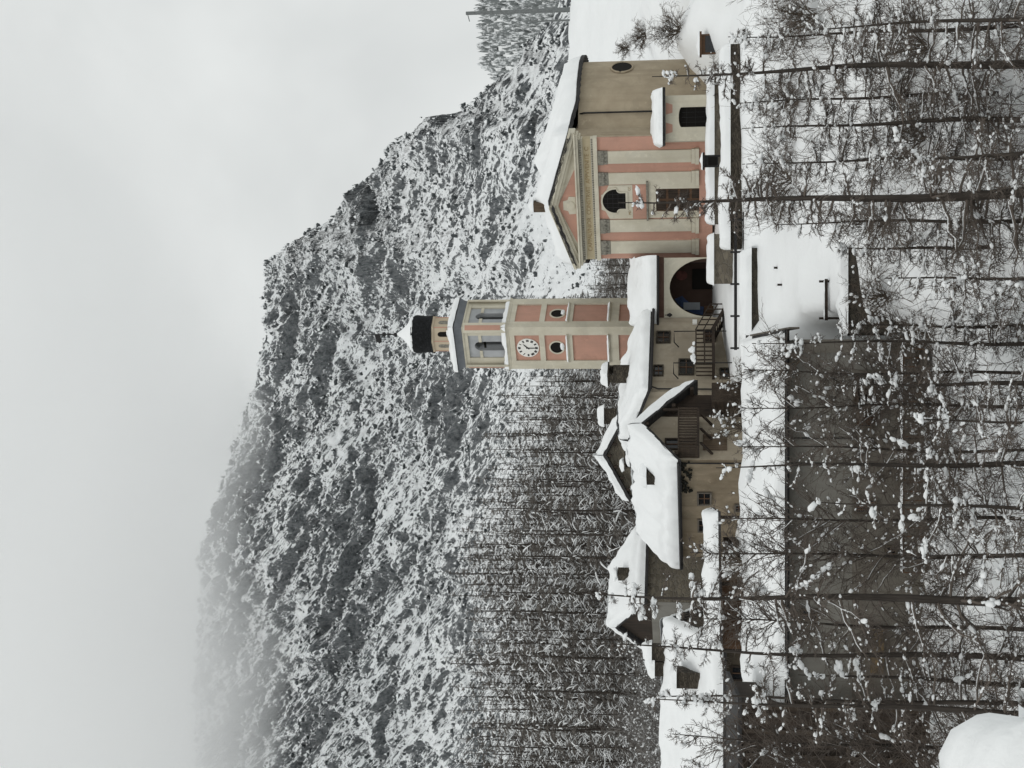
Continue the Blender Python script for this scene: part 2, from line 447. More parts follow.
for i, t in enumerate(tt):
    fade = min(1, t / .1) * (1 if t <= 1 else max(0, 1 - (t - 1) * 2))
    for j in range(len(us)):
        x, y, z = V[i, j]
        sc = y / 1000
        # strata run down towards the right
        a, b = x * CA - z * SA, x * SA + z * CA
        y2 = y / 90
        wv = mn.noise(Vector((a / 120, b / 60, y2 / 2))); w2 = mn.noise(Vector((a / 38, b / 22, y2))); w3 = mn.noise(Vector((a / 13, b / 8, y2 * 2)))
        def ledge_(ph):
            q = ph - math.floor(ph)
            return 1 - q / .6 if q < .6 else (q - .6) / .4
        d = (15 + 10 * wv) * ledge_(b / 46 + 1.5 * wv + .35 * w2) + (5 + 5 * wv) * ledge_(b / 17 + 1.7 * w2 + .9 * wv + .3 * w3) + (2.6 + 2.6 * w2) * ledge_(b / 6.5 + 1.6 * w3 + 1.5 * w2)
        d += 9 * abs(w2) + 5 * w3 + 3.2 * mn.fractal(Vector((a / 9, b / 4.2, y / 14)), .5, 2.1, 3)
        d *= fade * sc
        big = fade * 40 * sc * mn.noise(Vector((x / 190, z / 190, 3.3)))
        edge = min(1.0, abs(1 - t) / .05) if t <= 1 else 1
        V[i, j, 1] -= (d + big) * (.35 + .65 * edge)
        V[i, j, 2] += d * .42 * (.35 + .65 * edge)
nu = len(us)
I = (np.arange(len(tt) - 1)[:, None] * nu + np.arange(nu - 1)[None, :]).ravel()
Q = np.stack([I, I + 1, I + nu + 1, I + nu], 1)
MV = V.copy()
m, nt, b = mat('snowy_rock', .9)
geo = nt.nodes.new('ShaderNodeNewGeometry'); sep = nt.nodes.new('ShaderNodeSeparateXYZ'); nt.links.new(geo.outputs['Normal'], sep.inputs[0])
v = coords(nt); v0 = coords(nt, (1, 1, 1), (0, rad(-40), 0))
mp2 = nt.nodes.new('ShaderNodeMapping'); mp2.inputs['Scale'].default_value = (.26, .4, 1.5); nt.links.new(v0, mp2.inputs[0]); vr = mp2.outputs[0]
n1 = noise(nt, vr, .055, 9, .78, .3); n2 = noise(nt, v, .30, 5, .8); n3 = noise(nt, vr, .016, 4, .62); n4 = noise(nt, vr, .50, 4, .72)
at = nt.nodes.new('ShaderNodeAttribute'); at.attribute_name = 'snowier'
def ma(op, a, b_, c=None):
    n = nt.nodes.new('ShaderNodeMath'); n.operation = op
    for k, x in enumerate((a, b_, c)):
        if x is None: continue
        if isinstance(x, bpy.types.NodeSocket): nt.links.new(x, n.inputs[k])
        else: n.inputs[k].default_value = x
    return n.outputs[0]
s = ma('MULTIPLY_ADD', sep.outputs[2], 1.15, -.68)
s = ma('ADD', s, ma('MULTIPLY_ADD', n1, 1.9, -.95))
s = ma('ADD', s, ma('MULTIPLY_ADD', n2, 2.2, -1.1))
s = ma('ADD', s, ma('MULTIPLY_ADD', n4, 4.2, -2.1))
s = ma('ADD', s, ma('MULTIPLY_ADD', n3, 2.4, -1.2))
s = ma('ADD', s, ma('MULTIPLY', at.outputs['Fac'], .34))
msk = ramp(nt, ma('ADD', s, .5), [(.36, 0.0), (.62, 1.0)])
rock = mixc(nt, ramp(nt, n2, [(.36, 0.0), (.62, 1.0)]), (.045, .052, .058), (.21, .22, .225))
setc(nt, b, mixc(nt, msk, rock, (.80, .82, .83)))
bump(nt, b, n4, .8, 1.6)
me = np_mesh('mountain', V.reshape(-1, 3), Q, m, smooth=False)
a_ = me.attributes.new('snowier', 'FLOAT', 'POINT'); a_.data.foreach_set('value', HID.astype(np.float32).ravel())
mo = link('mountain', me); tag(mo, 'steep snow dusted rock mountain face rising into cloud', 'mountain', kind='structure')

# tiny trees and bushes clinging to the face
rng = np.random.default_rng(5)
def conifers(pts, hs, rs, n=5):
    """ragged little cones, all in one array"""
    Vs, Qs, k = [], [], 0
    ang = np.linspace(0, 2 * PI, n, endpoint=False)
    m_ = len(pts)
    lev = [(0.0, .85), (.33, 1.0), (.66, .55), (1.0, .04)]
    A = np.zeros((m_, len(lev), n, 3))
    for li, (h, r) in enumerate(lev):
        jit = rng.uniform(.45, 1.35, (m_, n))
        A[:, li, :, 0] = pts[:, 0, None] + np.cos(ang) * rs[:, None] * r * jit
        A[:, li, :, 1] = pts[:, 1, None] + np.sin(ang) * rs[:, None] * r * jit
        A[:, li, :, 2] = pts[:, 2, None] + hs[:, None] * h + rng.uniform(-.12, .12, (m_, n)) * hs[:, None] * (h < 1)
    base = (np.arange(m_) * len(lev) * n)[:, None, None]
    li = (np.arange(len(lev) - 1) * n)[None, :, None]; j = np.arange(n)[None, None, :]
    a0 = base + li + j; a1 = base + li + (j + 1) % n
    Q = np.stack([a0, a1, a1 + n, a0 + n], -1).reshape(-1, 4)
    return A.reshape(-1, 3), Q
def speckled(name, c1, c2, sc, snow=.5):
    m, nt, b = mat(name, .95)
    n = noise(nt, coords(nt), sc, 5, .7); n2 = noise(nt, coords(nt), sc * .21, 2)
    g_ = nt.nodes.new('ShaderNodeNewGeometry'); sp = nt.nodes.new('ShaderNodeSeparateXYZ'); nt.links.new(g_.outputs['Normal'], sp.inputs[0])
    c = mixc(nt, n2, c1, c2)
    ad = nt.nodes.new('ShaderNodeMath'); ad.operation = 'MULTIPLY_ADD'; nt.links.new(sp.outputs[2], ad.inputs[0]); ad.inputs[1].default_value = .5; nt.links.new(n, ad.inputs[2])
    setc(nt, b, mixc(nt, ramp(nt, ad.outputs[0], [(snow, 0.0), (snow + .12, 1.0)]), c, (.78, .8, .81)))
    return m
M_conif = speckled('snowy_conifer', (.040, .048, .050), (.085, .092, .095), .35, .62)
ii = rng.integers(30, nt_ - 1, 9000); jj = rng.integers(20, nu - 60, 9000)
pt = MV[ii, jj] + rng.normal(0, 1.0, (9000, 3))
sn = HID[ii, jj]
keep = (rng.uniform(0, 1, 9000) < .75) & (sn < .5)
# more of them on the ridge line
jr = rng.integers(120, nu - 90, 420); pr = MV[nt_ - 1 - rng.integers(0, 4, 420), jr]
pts = np.concatenate([pt[keep], pr])
sc_ = pts[:, 1] / 1000
h = rng.uniform(2.2, 7.0, len(pts)) * sc_ / 1.4; r = h * rng.uniform(.25, .55, len(pts))
Vc, Qc = conifers(pts - np.array([0, 0, .8]), h, r)
o = link('mountain_trees', np_mesh('mountain_trees', Vc, Qc, M_conif)); tag(o, 'small dark trees scattered over the snowy mountain face', 'trees', kind='stuff')

# ------------------------------------------------------------------ far wooded ridge on the right
usr = np.arange(560, 1100, 6.0); tr = np.linspace(0, 1.3, 30)
V = np.zeros((len(tr), len(usr), 3))
for j, u in enumerate(usr):
    vs_ = np.interp(u, [560, 640, 690, 700, 768, 900, 1100], [620, 560, 500, 486, 484, 470, 450])
    for i, t in enumerate(tr):
        Y = 900 + 1500 * min(t, 1)
        p = P(u, 640 + (vs_ - 640) * min(t, 1), Y)
        if t > 1: p = p + Vector((0, (t - 1) * 1200, -(t - 1) * 500))
        V[i, j] = p + Vector((0, 0, 10 * mn.noise(p / 90)))
RV = V.copy(); n_ = len(usr)
I = (np.arange(len(tr) - 1)[:, None] * n_ + np.arange(n_ - 1)[None, :]).ravel()
rid = link('far_ridge', np_mesh('far_ridge', V.reshape(-1, 3), np.stack([I, I + 1, I + n_ + 1, I + n_], 1), M_gsnow, smooth=True))
tag(rid, 'distant rounded ridge under snow', 'hill', kind='structure')
N_ = 5200
ti = rng.uniform(4, 22.3, N_); uj = rng.uniform(12, n_ - 2, N_)
i0, j0 = ti.astype(int), uj.astype(int); fi, fj = (ti - i0)[:, None], (uj - j0)[:, None]
pts = RV[i0, j0] * (1 - fi) * (1 - fj) + RV[i0 + 1, j0] * fi * (1 - fj) + RV[i0, j0 + 1] * (1 - fi) * fj + RV[i0 + 1, j0 + 1] * fi * fj
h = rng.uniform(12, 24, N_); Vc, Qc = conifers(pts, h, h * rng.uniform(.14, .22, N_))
M_far = speckled('hazed_far_conifer', (.15, .165, .165), (.25, .265, .265), .12, .58)  # base colours paled to carry distance haze as well as snow dusting
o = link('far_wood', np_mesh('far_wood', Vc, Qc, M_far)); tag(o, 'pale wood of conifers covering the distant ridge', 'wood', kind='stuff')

# ------------------------------------------------------------------ low cloud lying on the upper left of the mountain
if CLOUD:
    mb = MB()
    vs_, fs_ = ico(3)
    mb.add([(-370 + p[0] * 620 * 1.0, 860 + p[1] * 420, 404 + p[2] * 112) for p in vs_], fs_)
    m = bpy.data.materials.new('cloud_volume'); m.use_nodes = True; nt = m.node_tree
    nt.nodes.remove(nt.nodes['Principled BSDF'])
    pv = nt.nodes.new('ShaderNodeVolumePrincipled'); pv.inputs['Color'].default_value = (.995, .995, .995, 1); pv.inputs['Anisotropy'].default_value = .75
    nt.links.new(pv.outputs[0], nt.nodes['Material Output'].inputs['Volume'])
    tcn = nt.nodes.new('ShaderNodeTexCoord')
    mpn = nt.nodes.new('ShaderNodeMapping'); nt.links.new(tcn.outputs['Object'], mpn.inputs[0])
    mpn.inputs['Location'].default_value = (370 / 620, -860 / 420, -404 / 112); mpn.inputs['Scale'].default_value = (1 / 620, 1 / 420, 1 / 112)
    ln = nt.nodes.new('ShaderNodeVectorMath'); ln.operation = 'LENGTH'; nt.links.new(mpn.outputs[0], ln.inputs[0])
    nn = noise(nt, tcn.outputs['Object'], .0075, 3, .55)
    e = ma('ADD', ma('SUBTRACT', 1.0, ln.outputs['Value']), ma('MULTIPLY_ADD', nn, .9, -.45))
    dn = ramp(nt, e, [(.06, 0.0), (.62, 1.0)])
    nt.links.new(ma('MULTIPLY', dn, CLOUD), pv.inputs['Density'])
    c = mb.build('low_cloud', m); tag(c, 'pale low cloud hiding the upper left of the mountain', 'cloud', kind='stuff')
    SC.cycles.volume_bounces = 12
    SC.cycles.volume_step_rate = 3
if HAZE:
    mb = MB(); mb.box(-4500, 4500, -450, 9050, -16, 760)
    m = bpy.data.materials.new('haze_volume'); m.use_nodes = True; nt = m.node_tree
    nt.nodes.remove(nt.nodes['Principled BSDF'])
    pv = nt.nodes.new('ShaderNodeVolumePrincipled'); pv.inputs['Color'].default_value = (.95, .97, 1, 1); pv.inputs['Density'].default_value = HAZE; pv.inputs['Anisotropy'].default_value = 0
    nt.links.new(pv.outputs[0], nt.nodes['Material Output'].inputs['Volume'])
    c = mb.build('haze', m); tag(c, 'thin winter haze in the valley air', 'haze', kind='stuff')
# ================================================================== CHURCH
def text_mesh(name, s, size, material, parent, M, width=None, ext=.012):
    cu = bpy.data.curves.new(name, 'FONT'); cu.body = s; cu.size = size; cu.extrude = ext
    cu.align_x = 'CENTER'; cu.align_y = 'CENTER'
    t = bpy.data.objects.new(name, cu); COL.objects.link(t)
    bpy.context.view_layer.update()
    dg = bpy.context.evaluated_depsgraph_get()
    me = bpy.data.meshes.new_from_object(t.evaluated_get(dg))
    bpy.data.objects.remove(t); bpy.data.curves.remove(cu)
    xs_ = [v.co.x for v in me.vertices]
    if width: me.transform(Matrix.Diagonal((width / (max(xs_) - min(xs_)), 1, 1, 1)))
    me.transform(M); me.materials.clear(); me.materials.append(material)
    o = link(name, me, parent)
    return o
R_UP = Matrix.Rotation(PI / 2, 4, 'X')          # text standing up, facing -y
def arcpts(cx, cz, r, a0, a1, n, rz=None):
    return [(cx + r * math.cos(rad(a0 + (a1 - a0) * i / n)), cz + (rz or r) * math.sin(rad(a0 + (a1 - a0) * i / n))) for i in range(n + 1)]

pc = P(631, 640, 83)
FC = Frame((pc.x, pc.y, 0), rad(-30))
W = -FC.y(510, 650)[0]
zc = lambda v: FC.y(631, v)[1]
xc_ = lambda u: FC.y(u, 650)[0]
church = thing('church', 'pink and cream baroque church with snow covered gable roof and round nave', 'church', FC)
ZB = -.75
# facade block
mb = MB(); mb.box(-W, 0, .16, 2.6, ZB, zc(574)); mb.build('facade_block', M_tan, church)
mb = MB(); mb.box(-W, 0, 0, .157, ZB, zc(596.5)); mb.build('painted_facade', M_pink, church)
# pilasters
for u0, u1 in ((605.6, 618), (584.6, 596.1), (536.9, 549.1), (515.5, 527.7)):
    a, b_ = xc_(u0), xc_(u1)
    mb = MB(); mb.box(a, b_, -.10, -.002, zc(691), zc(607)); pl = mb.build('pilaster', M_cream, church)
    mb = MB(); mb.box(a - .03, b_ + .03, -.13, -.002, zc(606.8), zc(603)); mb.box(a - .05, b_ + .05, -.17, -.002, zc(602.8), zc(597))
    for k in range(3): mb.blob((a + (b_ - a) * (k + .5) / 3, -.15, zc(602)), (.09, .07, .16), k, 1)
    mb.build('capital', M_capital, pl)
    mb = MB(); mb.box(a - .06, b_ + .06, -.18, -.002, zc(695), zc(691.3)); mb.box(a - .1, b_ + .1, -.24, -.002, zc(699), zc(695.2)); mb.build('pilaster_base', M_cream, pl)
mb = MB(); mb.box(-W - .05, .05, -.12, -.003, ZB, zc(699.3)); mb.build('plinth', M_pink, church)
# architrave, frieze, cornice
mb = MB()
mb.box(-W - .06, .06, -.14, .3, zc(596.6), zc(592.4)); mb.box(-W - .02, .02, -.06, .3, zc(592.2), zc(590))
mb.box(-W - .02, .02, -.06, .3, zc(582), zc(580.2)); mb.box(-W - .30, .30, -.36, .5, zc(577.8), zc(575.4)); mb.box(-W - .42, .42, -.48, .5, zc(575.2), zc(573.6)); mb.box(-W - .16, .16, -.2, .5, zc(580), zc(578))
cn_ = mb.build('cornice', M_cream, church)
for hw_, ya_, yb_, va_, vb_ in ((.04, -.30, -.2, 580.6, 578.6), (.045, -.11, -.055, 592.2, 590.6)):
    mb = MB()
    for k in range(52):
        x = -W + (k + .5) * W / 52
        mb.box(x - hw_, x + hw_, ya_, yb_, zc(va_), zc(vb_))
    mb.build('dentil_row', M_capital, cn_)
mb = MB(); mb.box(-W - .01, .01, -.045, .3, zc(589.9), zc(582.1)); fz = mb.build('frieze', M_goldband, church)
text_mesh('inscription', 'CAPPALVNIOR  CONSTRVIT  APPVVENITE  C', .36, M_bronze_txt, fz, Matrix.Translation((-W / 2, -.05, zc(586))) @ R_UP, W * .86)
# centre bay
mb = MB(); mb.box(xc_(549.5), xc_(584), -.03, -.002, zc(645), zc(631)); mb.build('wall_panel', M_pink, church)
xa, xb = xc_(550), xc_(583.6)
mb = MB(); mb.prism([(xa, zc(631)), (xb, zc(631)), (xb, zc(607)), (xb - .5, zc(603)), (xb - .62, zc(599)), (xa + .62, zc(599)), (xa + .5, zc(603)), (xa, zc(607))], -.045, -.002)
surround = mb.build('window_surround', M_cream, church)
wx, wz, wr = (xc_(557) + xc_(579)) / 2, zc(613.2), (xc_(579) - xc_(557)) / 2 + .05
def quat_shape(r, zlo):
    top = arcpts(wx, wz, r, 0, 180, 20)
    h = r * .33
    lo = [(wx - r, wz - r * .10)] + arcpts(wx - r, wz - r * .10 - h, h, 90, 0, 5)[1:] + [(wx - r + h, zlo), (wx + r - h, zlo)] + arcpts(wx + r, wz - r * .10 - h, h, 180, 90, 5) + []
    return top + lo
zlo = zc(624)
mb = MB(); mb.prism(quat_shape(wr, zlo), -.052, -.046); win = mb.build('window', M_dark, church)
mb = MB()
o_, i_ = quat_shape(wr + .10, zlo - .12), quat_shape(wr, zlo)
n_ = len(o_)
vv = [(p[0], -.10, p[1]) for p in o_] + [(p[0], -.10, p[1]) for p in i_] + [(p[0], -.04, p[1]) for p in o_] + [(p[0], -.053, p[1]) for p in i_]
ff = []
for k in range(n_):
    q = (k + 1) % n_
    ff += [(k, q, n_ + q, n_ + k), (2 * n_ + k, 2 * n_ + q, q, k), (n_ + k, n_ + q, 3 * n_ + q, 3 * n_ + k)]
mb.add(vv, ff); mb.build('window_frame', M_cream, win)
mb = MB()
for k in (-.55, -.2, .2, .55): mb.box(wx + k * wr - .015, wx + k * wr + .015, -.075, -.06, zlo + .03, wz + wr * math.sqrt(1 - k * k) - .03)
for z_ in np.linspace(zlo + .15, wz + wr * .6, 4): mb.box(wx - wr * .72, wx + wr * .72, -.058, -.0535, z_ - .012, z_ + .012)
mb.build('window_bars', M_iron, win)
for s_, t_ in ((-1, 'MD'), (1, 'CC')):
    text_mesh('date_letters', t_, .2, M_bronze_txt, surround, Matrix.Translation((wx + s_ * .78, -.05, zc(628))) @ R_UP, .26)
# door
xa, xb = xc_(554.5), xc_(581.5); da, db = xc_(557), xc_(579.5)
mb = MB(); mb.box(xa - .25, da, -.09, -.002, zc(703), zc(655)); mb.box(db, xb + .25, -.09, -.002, zc(703), zc(655)); mb.box(xa - .25, xb + .25, -.09, -.002, zc(655), zc(647.2))
ds = mb.build('door_surround', M_cream, church)
mb = MB(); mb.box(xa - .4, xb + .4, -.22, -.003, zc(647), zc(645.2)); mb.build('lintel', M_capital, ds)
mb = MB(); mb.box(da, db, -.03, -.003, zc(704), zc(655.1)); dr = mb.build('door', M_brown, church)
mb = MB()
for i in range(2):
    for j in range(4):
        x0 = da + .07 + i * (db - da) / 2; x1 = x0 + (db - da) / 2 - .14
        z0 = zc(703) + .1 + j * (zc(655) - zc(703)) / 4; z1 = z0 + (zc(655) - zc(703)) / 4 - .14
        mb.box(x0, x1, -.05, -.031, z0, z1)
mb.build('door_panels', M_wood, dr)
# pediment
ax, az_ = FC.y(562.4, 549.5)
er, el_ = (.5, zc(573.4)), (-W - .5, zc(573.4))
def rake(mb, x0, z0, x1, z1, drop, th, y0, y1):
    mb.prism([(x0, z0 - drop), (x1, z1 - drop), (x1, z1 - drop - th), (x0, z0 - drop - th)], y0, y1)
mb = MB(); mb.prism([(el_[0] + .5, zc(573.5)), (er[0] - .5, zc(573.5)), (ax, az_ - .15)], .02, .5); pedi = mb.build('pediment', M_cream, church)
mb = MB()
for (x1, z1) in (er, el_):
    rake(mb, ax, az_, x1, z1 + .28, .0, .16, -.5, .4); rake(mb, ax, az_, x1, z1 + .28, .163, .22, -.36, .4); rake(mb, ax, az_, x1 * .93 + ax * .07, (z1 + .28) * .93 + az_ * .07, .386, .16, -.2, .4)
mb.build('raking_cornice', M_cream, pedi)
mb = MB(); xl, zl = FC.y(526, 577.5); xr, zr = FC.y(597, 574.3); xt, zt_ = FC.y(562, 558)
zl = zr = zc(573.2) + .02
mb.prism([(xl - .1, zl), (xr + .1, zl), (xt, zt_)], -.012, .018); mb.build('tympanum', M_pink, pedi)
mb = MB(); ex, ez = ax, zl
mb.prism([(ex - .55, ez + .02), (ex + .55, ez + .02), (ex + .58, ez + .42), (ex + .36, ez + .50), (ex + .28, ez + .78), (ex - .28, ez + .78), (ex - .36, ez + .50), (ex - .58, ez + .42)], -.05, -.014)
mb.blob((ex, -.06, ez + .3), (.3, .06, .28), 2, 1); mb.build('emblem', M_cream, pedi)

# round nave
NX, NY, NR = -W / 2 + .05, 6.55, 6.2
zn = FC.x(689, 581.8, 0)[1]
zn = 7.32
mb = MB(); mb.lathe([(NR, ZB), (NR, zn)], 64, NX, NY); nave = mb.build('nave_wall', M_tan, church, angle=rad(40))
mb = MB()   # flat pilaster strip and moulding seams on the side
mb.box(.002, .02, .5, .9, ZB, zc(578)); mb.build('corner_strip', M_tan, church)
# nave oval window: on the curve at u 700
def on_nave(u, v):
    o, d = FC.I @ Vector((0, 0, 0)), FC.I.to_3x3() @ ray(u, v)
    fx, fy = o.x - NX, o.y - NY
    A_, B_, C_ = d.x ** 2 + d.y ** 2, 2 * (fx * d.x + fy * d.y), fx * fx + fy * fy - NR * NR
    k = (-B_ - math.sqrt(max(0, B_ * B_ - 4 * A_ * C_))) / (2 * A_)
    return o + d * k
p = on_nave(700.5, 622)
ph = math.atan2(p.y - NY, p.x - NX)
MW = Matrix.Translation((NX, NY, p.z)) @ Matrix.Rotation(ph + PI / 2, 4, 'Z')
mb = MB(); mb.M = MW
mb.prism(arcpts(0, 0, .78, 0, 360, 23, .62)[:-1], -NR - .03, -NR + .3); ov = mb.build('oval_window', M_dark, church)
mb = MB(); mb.M = MW
pts_ = [Vector((x, -NR - .02, z)) for x, z in arcpts(0, 0, .84, 0, 360, 24, .68)]
mb.tube(pts_, .07, 5); mb.build('oval_window_rim', M_tan, ov, smooth=True)
# drainpipe and hole
p1 = on_nave(654.4, 600)
mb = MB(); q = Vector((p1.x + .08, p1.y - .1, 0))
mb.tube([(q.x - .15, q.y + .25, zn + .05), (q.x + .02, q.y, zn - .35), (q.x + .02, q.y, ZB)], .055, 6); mb.build('drainpipe', M_iron, church)

# roof surface: gable over the front, cone over the round nave
ridge_z = az_ + .05; eave_g = zc(573.4) + .30
slope = (ridge_z - eave_g) / (W / 2 + .5)
cone_e = zn + .12
def roofz(x, y):
    g = ridge_z - abs(x - NX) * slope
    r = math.hypot(x - NX, y - NY)
    c = cone_e + (NR + .45 - r) * .36
    if y < NY: return max(g if y < NY else -9, c if r < NR + .6 else -9)
    return max(c, ridge_z - r * slope if r < 4 else -9)
def bound(a):
    dx, dy = math.cos(a), math.sin(a)
    best = NR + .45
    hw, y0 = W / 2 + .42, -.50
    ks = []
    if dx: ks.append(hw / abs(dx))
    if dy < 0: ks.append((y0 - NY) / dy)
    k = min(ks)
    return max(best, k) if dy < 0 else best
NA = 150; angs = [2 * PI * i / NA for i in range(NA)]
T_ = [.0, .12, .25, .4, .55, .7, .8, .88, .93, .965, .985, 1.0]
def polar(extra, shrink, zf):
    vs, fs = [], []
    for t in T_:
        for a in angs:
            rr = (bound(a) - shrink) * t
            x, y = NX + rr * math.cos(a), NY + rr * math.sin(a)
            vs.append((x, y, zf(x, y, t, a)))
    for i in range(len(T_) - 1):
        for j in range(NA):
            fs.append((i * NA + j, i * NA + (j + 1) % NA, (i + 1) * NA + (j + 1) % NA, (i + 1) * NA + j))
    return vs, fs
mb = MB()
jag = lambda a: .10 * mn.noise(Vector((math.cos(a) * 9, math.sin(a) * 9, 3)))
v1, f1 = polar(0, 0, lambda x, y, t, a: roofz(x, y)); o1 = len(v1)
v2 = [(x, y, z - .20 - .06 * (i % NA % 2)) for i, (x, y, z) in enumerate(v1)]
L_ = (len(T_) - 1) * NA
f2 = [tuple(i + o1 for i in reversed(f)) for f in f1] + [(L_ + j, L_ + (j + 1) % NA, o1 + L_ + (j + 1) % NA, o1 + L_ + j) for j in range(NA)]
mb.add(v1 + v2, f1 + f2); rf = mb.build('roof', M_roof, church)
mb = MB()
def sz(x, y, t, a):
    e = (1 - t) * bound(a)
    q = min(1, e / .6)
    f = (1 - (1 - q) ** 3) ** .5 if q < 1 else 1
    p = Vector((x, y, 0))
    return roofz(x, y) + .01 + f * (.76 * (1 + .30 * mn.noise(p * .45)) + .16 * mn.noise(p * 1.5)) + (.09 * f * mn.noise(p * 4)) - .16 * f * (1 if e < .42 + .2 * mn.noise(p * .8) else 0)
v1, f1 = polar(0, .04, sz)
v1 = [(x + .12 * mn.noise(Vector((x * 2, y * 2, 1))) * (i >= L_ - 2 * NA), y + .12 * mn.noise(Vector((x * 2, y * 2, 7))) * (i >= L_ - 2 * NA), z) for i, (x, y, z) in enumerate(v1)]
mb.add(v1, f1); mb.build('roof_snow', M_snow, church, smooth=True)
# stone finial on the gable point
mb = MB(); mb.box(ax - .28, ax + .28, -.35, .2, az_ - .1, az_ + .95); fin = mb.build('gable_finial', M_oldwood, church)
mb = MB(); mb.snow((ax - .34, -.4, az_ + .95), (ax + .34, -.4, az_ + .95), (ax + .34, .25, az_ + .95), (ax - .34, .25, az_ + .95), .35, 3); mb.build('finial_snow', M_snow, fin, smooth=True)

# annex on the right of the facade
x0, x1 = .25, 3.6
pa = P(673, 700, 82.3); pb = P(627, 700, 81.2)
FA = Frame((P(627.5, 700, 81.0).x, 81.0, 0), rad(-8))
AL = FA.y(673, 690)[0]
za = lambda v: FA.y(650, v)[1]
Ax = lambda u: FA.y(u, 690)[0]
TA = FC.I @ FA.M           # annex frame seen from the church frame
mb = MB(); mb.M = TA
dz0, dz1, dx0, dx1 = za(704.5), za(681.5), Ax(641), Ax(661)
dcx = (dx0 + dx1) / 2
arch = [(dx1, dz1)] + [(dcx + (dx1 - dcx) * math.cos(rad(t)), dz1 + .16 * math.sin(rad(t))) for t in range(15, 180, 15)] + [(dx0, dz1)]
mb.prism([(0, ZB), (0, za(662)), (AL, za(662)), (AL, ZB), (dx1, ZB)] + arch + [(dx0, ZB)], 0, .3)
mb.box(AL - .3, AL + .001, .301, 3.4, ZB, za(662)); mb.box(0, .3, .301, 3.0, ZB, za(662)); mb.box(.3, AL - .3, 2.7, 3.0, ZB, za(662))
ann = mb.build('annex', M_cream, church)
mb = MB(); mb.M = TA; mb.box(dx0, dx1, .24, .29, ZB, dz1 + .15); mb.build('annex_door', M_dark, ann)
mb = MB(); mb.M = TA
for k in range(1, 4): mb.box(dx0 + (dx1 - dx0) * k / 4 - .012, dx0 + (dx1 - dx0) * k / 4 + .012, .18, .21, ZB, dz1)
for k in range(2): mb.box(dx0, dx1, .215, .235, dz0 + (k + 1) * .5, dz0 + (k + 1) * .5 + .02)
mb.build('door_grille', M_iron, ann)
for ua, ub in ((646, 634.5), (666, 654)):
    a, b_ = sorted((Ax(ua), Ax(ub)))
    mb = MB(); mb.M = TA; mb.prism([(a + .1, za(672.5)), (b_ - .12, za(672.5)), (b_, za(666)), (a, za(666))], -.02, -.002); mb.build('painted_panel', M_pink, ann)
mb = MB(); mb.M = TA
e0, e1 = -.25, AL + .45
mb.hexa((e0, -.45, za(662.8)), (e1, -.45, za(662.8)), (e1, 2.9, za(662.8) + .30), (e0, 2.9, za(662.8) + .30), .16); ar = mb.build('annex_roof', M_roof, ann)
mb = MB(); mb.M = TA; mb.snow((e0, -.48, za(662.8)), (e1, -.48, za(662.8)), (e1, 2.9, za(662.8) + .30), (e0, 2.9, za(662.8) + .30), .46, 11); mb.build('annex_roof_snow', M_snow, ann, smooth=True)

# ================================================================== BELL TOWER
TA_ = 3.42; th = rad(36.8)
pcn = P(441, 560, 92)
FT = Frame((pcn.x, pcn.y, 0), -th)     # origin at the near corner; x to the right face, front face runs to -x
cxy = FT.M @ Vector((-TA_ / 2, TA_ / 2, 0))
FT = Frame((cxy.x, cxy.y, 0), -th)
H_ = TA_ / 2
zt2 = lambda v: (700 - v) / F * 92.0 * 1.0
def ztw(v): return P(441, v, 92).z
tower = thing('bell_tower', 'square pink panelled bell tower with white clock and black domed lantern', 'bell tower', FT)
def rot4(k): return Matrix.Rotation(k * PI / 2, 4, 'Z')
mb = MB(); mb.box(-H_ + .10, H_ - .10, -H_ + .10, H_ - .10, -1, ztw(508)); shaft = mb.build('shaft', M_pink, tower)
def chamf(h, c): return [(-h, -h + c), (-h + c, -h), (h - c, -h), (h, -h + c), (h, h - c), (h - c, h), (-h + c, h), (-h, h - c)]
LV = [(640, 611), (606, 567), (565.5, 539.5), (513, 508)]
mb = MB()
pw = TA_ * .195
for k in range(4):
    mb.M = rot4(k)
    # corner strips and bands leave the panels sunk
    mb.box(-H_, -H_ + pw, -H_, -H_ + .12, -1, ztw(508)); mb.box(H_ - pw, H_ - .121, -H_ + .002, -H_ + .12, -1, ztw(508))
    for v0, v1 in ((700, 690), (618, 608), (571.5, 566), (543.5, 538), (513.3, 508.2)):
        mb.box(-H_ + pw, H_ - pw, -H_ + .003, -H_ + .12, ztw(v0), ztw(v1))
mb.M = None
mb.build('frame_bands', M_cream, shaft)
for v0 in (607.2, 565.6):
    for k in range(4):
        mb = MB(); mb.M = rot4(k); mb.box(-H_ + pw - .08, H_ - pw + .08, -H_ - .10, -H_ - .001, ztw(v0 + 1.8), ztw(v0 + .6))
        sl_ = mb.build('sill', M_cream, shaft)
        mb = MB(); mb.M = rot4(k); mb.snow((-H_ + pw - .1, -H_ - .14, ztw(v0 + .6)), (H_ - pw + .1, -H_ - .14, ztw(v0 + .6)), (H_ - pw + .1, -H_ - .002, ztw(v0 + .6)), (-H_ + pw - .1, -H_ - .002, ztw(v0 + .6)), .12, v0 + k, rnd=(1, 1, 0, 1), step=.2, lump=.05, bulge=.03); mb.build('sill_snow', M_snow, sl_, smooth=True)
